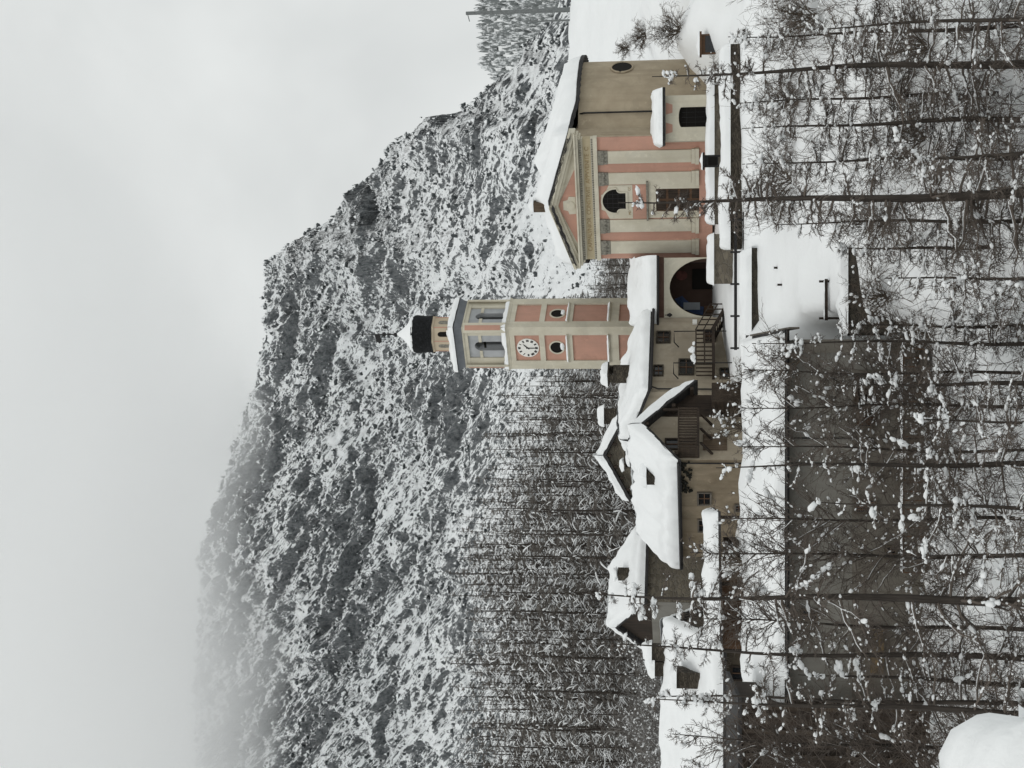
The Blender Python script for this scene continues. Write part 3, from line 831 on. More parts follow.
for k in range(4):      # round windows
    mb = MB(); mb.M = rot4(k); zc1 = ztw(555.3)
    mb.prism(arcpts(0, zc1, .44, 0, 360, 24, .44)[:-1], -H_ + .094, -H_ + .2); ow = mb.build('oculus_window', M_dark, tower)
    mb = MB(); mb.M = rot4(k)
    R0, R1 = arcpts(0, zc1, .54, 0, 360, 24, .54)[:-1], arcpts(0, zc1, .44, 0, 360, 24, .44)[:-1]
    vv = [(p[0], -H_ + .06, p[1]) for p in R0] + [(p[0], -H_ + .06, p[1]) for p in R1] + [(p[0], -H_ + .101, p[1]) for p in R0] + [(p[0], -H_ + .093, p[1]) for p in R1]
    ff = []
    for i in range(24):
        q = (i + 1) % 24
        ff += [(i, q, 24 + q, 24 + i), (48 + i, 48 + q, q, i), (24 + i, 24 + q, 72 + q, 72 + i)]
    mb.add(vv, ff); mb.build('oculus_rim', M_stone if False else M_cream, ow)
    mb = MB(); mb.M = rot4(k); mb.blob((.12, -H_ + .05, zc1 - .36), (.3, .1, .14), k + 1, 2); mb.build('oculus_snow', M_snow, ow, smooth=True)
# clock
zk = ztw(526)
mb = MB(); mb.prism(arcpts(0, zk, .74, 0, 360, 40)[:-1], -H_ + .03, -H_ + .098); clk = mb.build('clock_face', M_white, tower)
mb = MB()
ROM = [(12, 3), (1, 1), (2, 2), (3, 3), (4, 3), (5, 2), (6, 3), (7, 3), (8, 4), (9, 2), (10, 1), (11, 2)]
for h_, nb in ROM:
    mb = MB()
    a = rad(90 - 30 * h_)
    mb.M = Matrix.Translation((.58 * math.cos(a), 0, zk + .58 * math.sin(a))) @ Matrix.Rotation(PI / 2 - a, 4, 'Y')
    for q in range(nb):
        x = (q - (nb - 1) / 2) * .062
        mb.box(x - .022, x + .022, -H_ + .018, -H_ + .029, -.085, .085)
    if h_ in (5, 6, 7, 8, 10, 9, 11, 12, 4):
        mb.M = mb.M @ Matrix.Rotation(.35, 4, 'Y'); mb.box(-.018, .018, -H_ + .012, -H_ + .0175, -.085, .085)
    mb.build('hour_numeral', M_iron, clk)
def hand(ang, L, wd, y):
    mb = MB(); mb.M = Matrix.Translation((0, 0, zk)) @ Matrix.Rotation(rad(ang), 4, 'Y')
    mb.prism([(-wd, -.12), (wd, -.12), (wd * .9, L * .6), (0, L), (-wd * .9, L * .6)], y - .008, y)
    return mb.build('clock_hand', M_iron, clk)
hand(45, .48, .04, -H_ + .008); hand(180, .66, .035, -H_ - .002)
# ledge under the belfry
def ledge(mb, h0, h1, z0, z1):
    vs = [(-h0, -h0, z0), (h0, -h0, z0), (h0, h0, z0), (-h0, h0, z0), (-h1, -h1, z1), (h1, -h1, z1), (h1, h1, z1), (-h1, h1, z1)]
    mb.add(vs, [(3, 2, 1, 0), (4, 5, 6, 7), (0, 1, 5, 4), (1, 2, 6, 5), (2, 3, 7, 6), (3, 0, 4, 7)])
mb = MB(); ledge(mb, H_ + .01, H_ + .03, ztw(508), ztw(506.5)); ledge(mb, H_ + .04, H_ + .07, ztw(506.4), ztw(505)); lg = mb.build('ledge', M_cream, tower)
for k in range(4):
    mb = MB(); mb.M = rot4(k); e = H_ + .08
    mb.snow((-e, -e, ztw(505)), (e, -e, ztw(505)), (H_ - .1, -H_ + .1, ztw(504)), (-H_ + .1, -H_ + .1, ztw(504)), .22, k + 21, rnd=(1, 0, 0, 0), step=.25, lump=.12, bulge=.05); mb.build('ledge_snow', M_snow, lg, smooth=True)
# belfry
zb0, zb1 = ztw(505), ztw(462.5)
B_ = H_ - .17
ow_ = .36
for k in range(4):
    mb = MB(); mb.M = rot4(k)
    zt_o = ztw(478)
    hole = [(ow_, zb0)] + [(ow_ * math.cos(rad(t)), zt_o + ow_ * 1.15 * math.sin(rad(t))) for t in range(0, 181, 15)] + [(-ow_, zb0)]
    pan = B_ - .62
    mb.prism([(-pan, zb1 - .22), (pan, zb1 - .22), (pan, zb0), ] + hole + [(-pan, zb0)], -B_ + .10, -B_ + .4)
    bw = mb.build('belfry_panel', M_bluegrey, tower)
    mb = MB(); mb.M = rot4(k)
    mb.box(-B_, -pan, -B_, -B_ + .4, zb0, zb1); mb.box(pan, B_ - .401, -B_ + .003, -B_ + .4, zb0, zb1); mb.box(-pan, pan, -B_ + .004, -B_ + .4, zb1 - .215, zb1)
    for s_ in (-1, 1):
        mb.box(*sorted((s_ * ow_, s_ * (pan + .05))), -B_ + .03, -B_ + .09, zt_o - .10, zt_o + .10)
        mb.box(*sorted((s_ * (pan - .22), s_ * (pan + .12))), -B_ - .06, -B_ + .08, zb0, zb0 + .28)
    mb.build('belfry_pier', M_cream, tower)
    mb = MB(); mb.M = rot4(k); mb.M = mb.M @ Matrix.Translation((B_, -B_, 0)) @ Matrix.Rotation(PI / 4, 4, 'Z')
    mb.box(-.34, .34, -.13, -.0, zb0, zb1); cp = mb.build('corner_pilaster', M_cream, tower)
    mb = MB(); mb.M = rot4(k) @ Matrix.Translation((B_, -B_, 0)) @ Matrix.Rotation(PI / 4, 4, 'Z'); mb.box(-.17, .17, -.145, -.132, zb0 + .35, zb1 - .12); mb.build('corner_strip', M_pink, cp)
mb = MB(); mb.box(-B_ + .41, B_ - .41, -B_ + .41, B_ - .41, zb0 - .2, zb0 + .02); mb.build('belfry_floor', M_dgrey, tower)
mb = MB(); zb_ = ztw(481); mb.lathe([(.06, zb_ + .1), (.16, zb_), (.24, zb_ - .1), (.28, zb_ - .4), (.36, zb_ - .62), (.47, zb_ - .78), (.44, zb_ - .78)], 20)
mb.box(-1.2, 1.2, -.06, .06, zb_ + .1, zb_ + .24); mb.build('bell', plain('dark_bronze', (.06, .055, .04), .5, .3, 3, .5), tower, angle=rad(40))
# cove and snowy roof
mb = MB(); ledge(mb, B_ + .10, B_ + .14, zb1, ztw(461)); ledge(mb, B_ + .02, B_ + .05, ztw(466), zb1 - .004); mb.build('belfry_cornice', M_cream, tower)
zc0, zc1 = ztw(460.8), ztw(453.5)
mb = MB(); prev = None
for i in range(5):
    t0, t1 = i / 5, (i + 1) / 5
    f = lambda t: B_ + .08 + .17 * t ** 1.7
    ledge(mb, f(t0), f(t1), zc0 + (zc1 - zc0) * t0, zc0 + (zc1 - zc0) * t1 - .001)
mb.build('cove', M_dgrey, tower)
e = B_ + .30; zr0 = zc1 + .06; zr1 = ztw(446.5) + .12
mb = MB(); ledge(mb, e, e - .1, zc1 + .002, zr0); rt_ = mb.build('tower_roof', M_roof, tower)
for k in range(4):
    mb = MB(); mb.M = rot4(k); r2 = .95
    mb.snow((-e, -e, zr0 - .02), (e, -e, zr0 - .02), (r2, -r2, zr1 - .25), (-r2, -r2, zr1 - .25), .30, k + 31, rnd=(1, 0, 0, 0), step=.25, lump=.10, bulge=.08)
    mb.build('roof_snow', M_snow, rt_, smooth=True)
# lantern
zl0, zl1 = zr0, ztw(430)
LR = 1.22
mb = MB(); mb.lathe([(LR, zl0), (LR, zl1), (LR + .08, zl1 + .01), (LR + .1, zl1 + .14), (LR + .02, zl1 + .15)], 8, ph=PI / 8 + th - rad(3)); lan = mb.build('lantern', plaster('warm_cream_plaster', (.52, .44, .33), .4, .3), tower)
for k in range(8):
    a = k * PI / 4 + th - rad(3); ap = LR * math.cos(PI / 8)
    mb = MB(); mb.M = Matrix.Rotation(a + PI / 2, 4, 'Z')
    z0, z1 = ztw(446), ztw(437)
    pts_ = [(-.17, z0), (.17, z0)] + [(.17 * math.cos(rad(t)), z1 + .2 * math.sin(rad(t))) for t in range(0, 181, 20)]
    mb.prism(pts_, -ap - .006, -ap + .1); mb.build('lantern_opening', M_dark if k % 2 == 0 else M_capital, lan)
    mb = MB(); aa = a + PI / 8; mb.tube([(LR * math.cos(aa), LR * math.sin(aa), zl0), (LR * math.cos(aa), LR * math.sin(aa), zl1 - .02)], .035, 5); mb.build('lantern_rib', M_pink, lan)
zd0 = zl1 + .16
zd = lambda v: P(434, v, 94.4).z
mb = MB(); mb.lathe([(LR - .05, zd0 - .02), (LR + .12, zd0), (LR + .06, zd0 + .10), (LR + .03, zd0 + .45), (LR + .05, zd0 + .8), (LR + .10, zd0 + 1.15), (LR + .06, zd0 + 1.4), (LR - .25, zd0 + 1.6)], 16, ph=.2); dm = mb.build('dome', M_shingle, tower, angle=rad(50))
mb = MB(); zs = zd0 + 1.33
mb.lathe([(LR + .02, zs - .05), (LR + .08, zs + .03), (LR - .06, zs + .22), (LR * .62, zs + .48), (LR * .3, zs + .85), (.1, zs + 1.25), (.04, zs + 1.3)], 24); 
for i in range(len(mb.v)):
    p = Vector(mb.v[i]); mb.v[i] = tuple(p * 1 + Vector((0, 0, .07 * mn.noise(p * 2.2))) + Vector((p.x, p.y, 0)) * (.05 * mn.noise(p * 2.9)))
mb.build('dome_snow', M_snow, dm, smooth=True)
mb = MB(); zf = zs + 1.2
mb.tube([(0, 0, zf), (0, 0, zf + 1.95)], [.05, .03], 6); mb.blob((0, 0, zf + .22), .12, 1, 1); mb.blob((0, 0, zf + .62), (.08, .08, .14), 1, 1); mb.blob((0, 0, zf + 1.0), .16, 2, 1)
mb.tube([(0, 0, zf + 1.9), (0, 0, zf + 2.9)], .02, 5)
mb.tube([(-.14, 0, zf + 2.55), (.14, 0, zf + 2.55)], .02, 5)
fn = mb.build('finial', M_iron, tower)
mb = MB(); mb.prism([(-.04, zf + 1.3), (-.62, zf + 1.22), (-.78, zf + 1.45), (-.6, zf + 1.52), (-.72, zf + 1.62), (-.04, zf + 1.66)], -.015, .015); mb.build('weather_vane', M_iron, fn)

# ================================================================== ARCHED PORCH between tower and church
FP = Frame((P(444, 700, 84.6).x, 84.6, 0), rad(-2))
px = lambda u: FP.y(u, 690)[0]
pz = lambda v: FP.y(477, v)[1]
PW = px(510.5)
porch = thing('arched_porch', 'open arched porch with painted back wall and snowy roof between tower and church', 'porch', FP)
acx, aw = px(480.5), (px(510.3) - px(451.5)) / 2 - .02
za0 = pz(708); arise = pz(669.5) - za0
hole = [(acx + aw, ZB)] + [(acx + aw * math.cos(rad(t)), za0 + arise * math.sin(rad(t))) for t in range(0, 181, 9)] + [(acx - aw, ZB)]
mb = MB(); mb.prism([(px(443.5), pz(664)), (PW, pz(664)), (PW, ZB)] + hole + [(px(443.5), ZB)], 0, .45); pwl = mb.build('front_wall', M_cream, porch)
mb = MB(); mb.box(px(443.5) - .02, PW + .05, -.05, .5, pz(663.8), pz(657)); mb.build('brown_band', M_redb, porch)
mb = MB(); mb.box(px(443.7), px(450.6), -.07, -.002, ZB, pz(665)); pil = mb.build('corner_pilaster', plaster('pale_grey_plaster', (.36, .36, .35), .5, .4), porch)
mb = MB(); mb.box(px(445), px(449), -.1, -.072, pz(722), pz(698)); mb.build('plaque', M_dgrey, pil)
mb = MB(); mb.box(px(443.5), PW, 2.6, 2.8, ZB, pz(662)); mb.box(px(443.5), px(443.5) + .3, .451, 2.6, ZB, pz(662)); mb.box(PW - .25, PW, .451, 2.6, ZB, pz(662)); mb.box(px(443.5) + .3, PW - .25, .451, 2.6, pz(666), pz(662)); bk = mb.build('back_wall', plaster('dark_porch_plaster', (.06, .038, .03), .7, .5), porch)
mb = MB()
ring = [(acx + (aw - .1) * math.cos(rad(t)), za0 + (arise - .1) * math.sin(rad(t))) for t in range(112, 176, 6)]
inn = [(acx + (aw - .62) * math.cos(rad(t)), za0 + (arise - .62) * math.sin(rad(t))) for t in range(112, 176, 6)]
mb.prism(ring + inn[::-1], 2.55, 2.595); mb.build('blue_fresco', M_blue, bk)
def pbox(name, u0, u1, v0, v1, y0, y1, m_, par=None):
    mb = MB(); a, b_ = sorted((px(u0), px(u1))); mb.box(a, b_, y0, y1, pz(v1), pz(v0)); return mb.build(name, m_, par or porch)
pbox('inner_door', 480, 501, 692, 716, 2.5, 2.594, M_dark, bk)
pbox('notice_board', 459, 466.5, 683, 700, 2.5, 2.594, M_board, bk)
pbox('picture_frame', 456, 463, 704.5, 716, 2.52, 2.594, M_brown, bk)
mb = MB(); cx0, cz0 = px(494.5), pz(681); mb.prism(arcpts(cx0, cz0, .3, 0, 360, 20, .36)[:-1], 2.55, 2.594); mb.build('oval_fresco', plain('dark_red_fresco', (.09, .035, .03), .8, .5), bk)
mb = MB(); lx, lz = px(453), pz(667)
mb.tube([(lx, -.02, lz + .1), (lx, -.35, lz + .12), (lx, -.4, lz)], .02, 5); mb.lathe([(.04, lz), (.14, lz - .18), (.12, lz - .2), (.03, lz - .32)], 10, lx, -.4); mb.build('wall_lamp', M_iron, porch)
e0, e1 = px(441.5), PW + .1
ev, rv = pz(656.8), pz(656.8) + 1.25
mb = MB(); mb.hexa((e0, -.5, ev), (e1, -.5, ev), (e1, 3.0, rv), (e0, 3.0, rv), .15); pr_ = mb.build('roof', M_roof, porch)
mb = MB(); mb.tube([(e0, -.57, ev - .08), (e1, -.57, ev - .1)], .08, 6); mb.build('gutter', M_iron, pr_)
mb = MB(); mb.snow((e0 + .02, -.52, ev), (e1, -.52, ev), (e1, 3.0, rv), (e0, 3.0, rv), .72, 41, rnd=(1, 0, 1, 1)); mb.build('roof_snow', M_snow, pr_, smooth=True)
# ================================================================== HOUSES
def gable_house(name, label, cat, fr, L, D, yr, zf, zr, zb, zbase, wall, snow_t=.75, ov=.45, vo=.45, seed=1, front_snow=True, hip=0.0, th=.18, roofm=None):
    """x: 0..L along the eave, y: 0..D deep, ridge at y = yr; zf/zr/zb heights of front eave, ridge, back eave"""
    t = thing(name, label, cat, fr)
    mb = MB(); mb.prism_x([(0, zbase), (0, zf), (yr, zr), (D, zb), (D, zbase)], 0, L); mb.build('wall', wall, t)
    s1, s2 = (zr - zf) / yr, (zr - zb) / (D - yr)
    fl = lambda x, y: (x, y, zr - (yr - y) * s1 + .02 if y <= yr else zr - (y - yr) * s2 + .02)
    up_ = th
    q = lambda p: (p[0], p[1], p[2] + up_)
    A, B, C, Dd = fl(-vo, -ov), fl(L + vo, -ov), fl(L + vo - hip, yr), fl(-vo, yr)
    E, G = fl(L + vo, D + ov), fl(-vo, D + ov)
    mb = MB(); mb.hexa(q(A), q(B), q(C), q(Dd), th); mb.hexa(q(Dd), q(C), q(E), q(G), th)
    if hip: mb.add([q(B), q(E), q(C)], [(0, 1, 2)])
    rf = mb.build('roof', roofm or M_roof, t)
    mb = MB()
    mb.snow(q(A), q(B), q(C), q(Dd), snow_t, seed, rnd=(1, 1, 0, 1)); mb.build('roof_snow', M_snow, t, smooth=True)
    mb = MB(); mb.snow(q(G), q(E), q(C), q(Dd), snow_t, seed + .5, rnd=(1, 1, 0, 1)); mb.build('roof_snow', M_snow, t, smooth=True)
    return t
def window(t, x0, x1, z0, z1, face='y', at=0.0, sgn=-1, frame_m=None, nx=2, nz=2, sill=False, frame_w=.09, proud=.09):
    """window on the wall y = at (face 'y') or x = at (face 'x'); sgn: outward direction"""
    def bx(mb, a0, a1, b0, b1, d0, d1):
        lo, hi = sorted((at + sgn * d0, at + sgn * d1))
        if face == 'y': mb.box(a0, a1, lo, hi, b0, b1)
        else: mb.box(lo, hi, a0, a1, b0, b1)
    x0, x1 = sorted((x0, x1)); z0, z1 = sorted((z0, z1))
    mb = MB(); w = frame_w; x0 += w; x1 -= w; z0 += w; z1 -= w
    bx(mb, x0 - w, x0, z0 - w, z1 + w, .002, proud); bx(mb, x1, x1 + w, z0 - w, z1 + w, .002, proud); bx(mb, x0, x1, z1, z1 + w, .002, proud); bx(mb, x0, x1, z0 - w, z0, .002, proud + .03)
    f = mb.build('window', frame_m or M_greyw, t)
    mb = MB(); bx(mb, x0, x1, z0, z1, .002, .012); mb.build('pane', M_glass, f)
    mb = MB()
    for k in range(1, nx): c = x0 + (x1 - x0) * k / nx; bx(mb, c - .03, c + .03, z0, z1, .013, .05)
    for k in range(1, nz): c = z0 + (z1 - z0) * k / nz; bx(mb, x0, x1, c - .022, c + .022, .013, .045)
    if nx > 1 or nz > 1: mb.build('glazing_bars', M_brown, f)
    return f
def loose_snow(t, name, pts, seed=0):
    mb = MB()
    for i, (c, r) in enumerate(pts): mb.blob(c, r, seed + i, 2, amp=.35, flat=.5)
    return mb.build(name, M_snow, t, smooth=True)

# ---------------- house A, ochre plaster, between porch and chalet
A0 = P(376, 700, 80)
FHA = Frame((A0.x, A0.y, 0), rad(45))
ha_x = lambda u, v: FHA.y(u, v)
Lh = FHA.y(446, 690)[0]
zfA = P(376, 649, 80).z
hA = gable_house('plastered_house', 'ochre plastered house with outside stair beside the arched porch', 'house', FHA, Lh + .4, 7.2, 3.7, zfA, zfA + 1.15, zfA, -2.6, M_yellow, .62, .5, .35, 51)
for (ua, va, ub, vb) in ((436.3, 656.5, 424.5, 670.5), (402.5, 653.5, 391.5, 663.5), (408.5, 678.5, 392.5, 694), (437.5, 703, 425.5, 716), (399.5, 719.5, 389, 730)):
    x1, z1 = ha_x(ua, va); x0, z0 = ha_x(ub, vb)
    f = window(hA, x0, x1, z0, z1, frame_m=M_slab, nx=2, nz=2)
# drainpipe, eave gutter
x, z = ha_x(377.5, 655)
mb = MB(); mb.tube([(x - .1, -.45, zfA - .1), (x + .02, -.12, zfA - .5), (x, -.1, -2.3)], .05, 6); mb.build('drainpipe', M_iron, hA)
mb = MB(); mb.tube([(-.3, -.58, zfA - .12), (Lh + .7, -.58, zfA - .12)], .09, 6); mb.build('gutter', M_iron, hA)
# stair landing on posts
bx0, bz1 = ha_x(388, 696); bx1, _ = ha_x(422, 696); bz0 = ha_x(405, 713)[1]; bz1 = ha_x(405, 696)[1]
mb = MB(); mb.box(bx0, bx1, -1.3, -.05, bz0 - .1, bz0 + .06)
land = mb.build('landing', M_wood, hA)
mb = MB()
n = 9
for k in range(n):
    a = bx0 + (bx1 - bx0) * k / (n - 1)
    mb.box(a - .03, a + .03, -1.3, -1.24, bz0 + .06, bz1)
for z_ in (bz1, (bz0 + bz1) / 2): mb.box(bx0, bx1, -1.302, -1.238, z_ - .04, z_ + .04)
for k in range(4): mb.box(bx0 - .03, bx0 + .03, -1.3 + .3 * k, -1.24 + .3 * k, bz0 + .06, bz1)
mb.build('landing_railing', M_woodx, land)
for a in (bx0 + .1, bx1 - .1):
    mb = MB(); zt0 = ha_x(405, 674)[1]
    mb.tube([(a, -1.27, -2.5), (a, -1.27, zt0), (a, -.4, zt0), (a, -.02, zt0 - .25)], .035, 5); mb.build('awning_post', M_iron, hA)
loose_snow(land, 'landing_snow', [((bx0 + .5, -1.27, bz1 + .12), (.3, .14, .2)), ((bx0 + 1.15, -1.27, bz1 + .16), (.26, .16, .24)), ((bx0 + .2, -1.27, bz1 + .06), (.16, .1, .12)), ((bx0 + 1.7, -1.27, bz1 + .1), (.14, .1, .12))], 3)
sx1, sz1 = ha_x(443.5, 727)
mb = MB()
for s_ in (-1.28, -.35):
    mb.hexa((bx1, s_ - .03, bz0 + .15), (bx1, s_ + .03, bz0 + .15), (sx1 + .4, s_ + .03, sz1 + .1), (sx1 + .4, s_ - .03, sz1 + .1), .22)
for k in range(8):
    t_ = (k + .5) / 8; x = bx1 + (sx1 + .4 - bx1) * t_; z = bz0 + (sz1 - bz0) * t_
    mb.box(x - .14, x + .14, -1.25, -.38, z - .02, z + .03)
st = mb.build('stair', M_wood, hA)
mb = MB()
for h in (.45, .9): mb.tube([(bx1, -1.28, bz0 + .1 + h), (sx1 + .4, -1.28, sz1 + .1 + h)], .035, 5)
for k in range(6):
    t_ = k / 5; x = bx1 + (sx1 + .4 - bx1) * t_; z = bz0 + (sz1 - bz0) * t_
    mb.box(x - .03, x + .03, -1.3, -1.25, z, z + .98)
mb.build('stair_railing', M_wood, st)
mb = MB(); bx_, bz_ = ha_x(446, 694.5); mb.box(Lh - .25, Lh + .1, -.12, -.002, ha_x(444, 697)[1], ha_x(444, 692.5)[1]); mb.build('meter_box', M_white, hA)
# chimney of house A
cp = P(394, 622, 83.5); cl = FHA.I @ cp
mb = MB(); mb.box(cl.x - .42, cl.x + .42, cl.y - .35, cl.y + .35, zfA + .3, P(394, 613.5, 83.5).z); ch = mb.build('chimney', M_slab, hA)
zt1 = P(394, 613.5, 83.5).z
mb = MB(); mb.box(cl.x - .55, cl.x + .55, cl.y - .48, cl.y + .48, zt1 + .25, zt1 + .33)
for s_ in (-1, 1): mb.box(cl.x + s_ * .38 - .06, cl.x + s_ * .38 + .06, cl.y - .3, cl.y + .3, zt1, zt1 + .25)
mb.build('chimney_cap', M_slab, ch)
mb = MB(); mb.snow((cl.x - .6, cl.y - .52, zt1 + .33), (cl.x + .6, cl.y - .52, zt1 + .33), (cl.x + .6, cl.y + .52, zt1 + .33), (cl.x - .6, cl.y + .52, zt1 + .33), .45, 9); mb.build('chimney_snow', M_snow, ch, smooth=True)
# small canopy on the gable end
yy, zz = FHA.x(352, 652, 0)
mb = MB(); mb.box(-.5, -.02, yy - .5, yy + .5, zz - .05, zz + .03); mb.box(-.4, -.3, yy - .45, yy - .38, zz - .35, zz - .05); mb.build('bracket_shelf', M_wood, hA)

# ---------------- chalet with gable balcony
B0 = P(308, 700, 72)
yawB = math.atan2(.567, .825)          # x along the gable, y back along the long wall
FB = Frame((B0.x, B0.y, 0), yawB)
# the gable_house frame wants x along the eave: take x from the far end of the long wall to the near one
LB = 10.6
dirL = Vector((-.567, .825, 0))
org = Vector((B0.x, B0.y, 0)) + dirL * LB
FBh = Frame(org, math.atan2(-dirL.y, -dirL.x))
zfB = P(308, 672, 72).z - .1; zrB = P(337, 645, 73).z; zbB = .55
hB = gable_house('chalet', 'brown walled chalet with timber gable balcony under thick clean snow', 'house', FBh, LB, 4.0, 1.76, zfB, zrB, zbB, -2.7, M_ochre, .70, .45, .75, 61, th=.16)
fy = lambda u, v: FBh.y(u, v)
for (ua, va, ub, vb) in ((276.5, 697, 263.5, 711.5), (249.5, 697.5, 236.5, 711), (264.5, 734.5, 257, 743)):
    x1, z1 = fy(ua, va); x0, z0 = fy(ub, vb)
    window(hB, x0, x1, z0, z1, frame_m=M_greyw, nx=2, nz=2)
mb = MB(); mb.tube([(-.5, -.56, zfB - .22), (LB + .6, -.56, zfB - .22)], .07, 6); mb.build('gutter', M_iron, hB)
mb = MB(); mb.tube([(LB - .15, -.1, zfB - .2), (LB - .15, -.1, -2.5)], .045, 6); mb.build('drainpipe', M_iron, hB)
# gable wall at x = LB: paler plaster
fx = lambda u, v: FBh.x(u, v, LB)
mb = MB(); mb.prism_x([(.02, -2.6), (.02, zfB - .02), (1.76, zrB - .05), (2.6, zrB - .75), (2.6, -2.6)], LB + .002, LB + .05); mb.build('gable_wall', M_yellow, hB)
mb = MB(); mb.prism_x([(2.62, -2.6), (2.62, zrB - .77), (3.98, zbB + .05), (3.98, -2.6)], LB + .003, LB + .04); mb.build('dark_store_boards', M_wood, hB)  # dark wood boards over the right part of the gable
mb = MB(); a, b_ = sorted((fx(333, 715)[0], fx(317, 715)[0])); mb.box(LB + .051, LB + .09, a, b_, fx(325, 727)[1], fx(325, 703)[1]); mb.build('cellar_door', M_oldwood, hB)
# balcony
yb0, yb1 = .1, 2.35; zb0_, zb1_ = P(330, 697, 71.3).z, P(330, 679, 71.3).z
mb = MB(); mb.box(LB + .06, LB + 1.25, yb0, yb1, zb0_ - .12, zb0_); bal = mb.build('balcony', M_wood, hB)
mb = MB()
for k in range(15):
    a = yb0 + (yb1 - yb0) * k / 14; mb.box(LB + 1.2, LB + 1.24, a - .055, a + .055, zb0_ - .05, zb1_)
for k in range(7): a = LB + .1 + k * .18; mb.box(a - .06, a + .06, yb0 - .01, yb0 + .03, zb0_ - .05, zb1_)
mb.box(LB + 1.17, LB + 1.27, yb0 - .05, yb1 + .05, zb1_, zb1_ + .07); mb.box(LB + .06, LB + 1.2, yb0 - .03, yb0 + .06, zb1_, zb1_ + .07)
mb.build('balcony_railing', M_woodx, bal)
for a in (yb0 + .05, yb1 - .05):
    mb = MB(); mb.box(LB + 1.12, LB + 1.22, a - .05, a + .05, zb1_ + .07, zrB - .45 - abs(a - 1.76) * .9); mb.build('post', M_wood, bal)
mb = MB()
for k in range(3):
    a = (.35, 1.2, 2.1)[k]; mb.hexa((LB + .06, a - .05, zb0_ - .7), (LB + .06, a + .05, zb0_ - .7), (LB + 1.1, a + .05, zb0_ - .13), (LB + 1.1, a - .05, zb0_ - .13), .12)
mb.build('brackets', M_wood, bal)
window(hB, .55, 1.25, zb0_ + .1, zb1_ + .75, 'x', LB + .05, 1, M_wood, 2, 2)
for yy_, zz_ in ((.0, zfB), (1.76, zrB), (2.9, zrB - 1.35), (3.95, zbB)): mb = MB(); mb.box(LB + .06, LB + .72, yy_ - .09, yy_ + .09, zz_ - .22, zz_ - .03); mb.build('purlin', M_wood, hB)
mb = MB(); mb.box(LB + .3, LB + 1.3, 2.7, 3.9, -2.4, -.6); mb.build('log_store', M_woodx, hB)
# dormer and chimney in the snow
dx, dz = fy(290, 656); pD = P(290.5, 652, 74.2); dl = FBh.I @ pD
mb = MB(); mb.box(dl.x - .42, dl.x + .42, dl.y - .2, dl.y + 1.0, pD.z - .7, pD.z + .28); do_ = mb.build('dormer', M_slab, hB)
mb = MB(); mb.snow((dl.x - .6, dl.y - .35, pD.z + .28), (dl.x + .6, dl.y - .35, pD.z + .28), (dl.x + .6, dl.y + 1.0, pD.z + .28), (dl.x - .6, dl.y + 1.0, pD.z + .28), .38, 14); mb.build('dormer_snow', M_snow, do_, smooth=True)
pD = P(306.5, 637, 76.4); dl = FBh.I @ pD
mb = MB(); mb.box(dl.x - .36, dl.x + .36, dl.y - .3, dl.y + .3, pD.z - 1.6, pD.z + .15); ch = mb.build('chimney', M_slab, hB)
mb = MB()
for k, (zz_, r_) in enumerate(((.28, 1.0), (.62, .8))):
    mb.box(dl.x - .55 * r_, dl.x + .55 * r_, dl.y - .4, dl.y + .4, pD.z + zz_, pD.z + zz_ + .06)
for s_ in (-1, 1): mb.box(dl.x + s_ * .3 - .05, dl.x + s_ * .3 + .05, dl.y - .28, dl.y + .28, pD.z + .15, pD.z + .28); mb.box(dl.x + s_ * .25 - .04, dl.x + s_ * .25 + .04, dl.y - .2, dl.y + .2, pD.z + .34, pD.z + .62)
mb.build('chimney_cap', M_slab, ch)
loose_snow(ch, 'chimney_snow', [((dl.x - .25, dl.y - .05, pD.z + .75), (.42, .36, .22)), ((dl.x + .35, dl.y - .1, pD.z + .40), (.35, .36, .2))], 8)
# icicle-dark climbing plant under the eave
mb = MB()
rg = random.Random(4)
for k in range(70):
    x = LB - rg.uniform(0, 3.2) ** 1.0; z = zfB - .2 - rg.uniform(0, .75) ** 1.3
    mb.blob((x, -.12, z), (rg.uniform(.05, .14), .08, rg.uniform(.05, .12)), k, 0, amp=.5)
mb.build('climbing_plant', plain('dark_leaves', (.014, .014, .010), .9, .4), hB)

# ---------------- stone house behind, gable to the front
C0 = P(278, 700, 87.5)
apx = P(313, 607, 87.5)
# x along the depth: use gable end at x = L facing the camera
FCh = Frame((P(272, 700, 87.5).x, 87.5 + 8, 0), rad(-90))   # local x points to the camera, local y to +X ... eave wall on the left
wC = P(352, 650, 87.5).x - P(272, 650, 87.5).x
yrC = apx.x - P(272, 650, 87.5).x
hC = gable_house('stone_house', 'rough stone house with wide snow covered gable behind the chalet', 'house', FCh, 8, wC, yrC, P(268, 630, 87.5).z, apx.z, P(360, 628, 87.5).z, -1, M_stone, .55, .35, .55, 71, th=.2)
mb = MB()
for k in range(9):
    t_ = k / 8
    y_ = -.3 + (wC + .6) * t_; z_ = (apx.z - (yrC - y_) * ((apx.z - P(268, 630, 87.5).z) / yrC) if y_ < yrC else apx.z - (y_ - yrC) * ((apx.z - P(360, 628, 87.5).z) / (wC - yrC)))
    mb.box(8.02, 8.5, y_ - .07, y_ + .07, z_ - .28, z_ - .02)
mb.build('rafter_ends', M_wood, hC)
pD = P(352, 606, 90); dl = FCh.I @ pD
mb = MB(); mb.box(dl.x - .4, dl.x + .4, dl.y - .5, dl.y + .5, pD.z - 2.2, pD.z + .1); ch = mb.build('chimney', M_slab, hC)
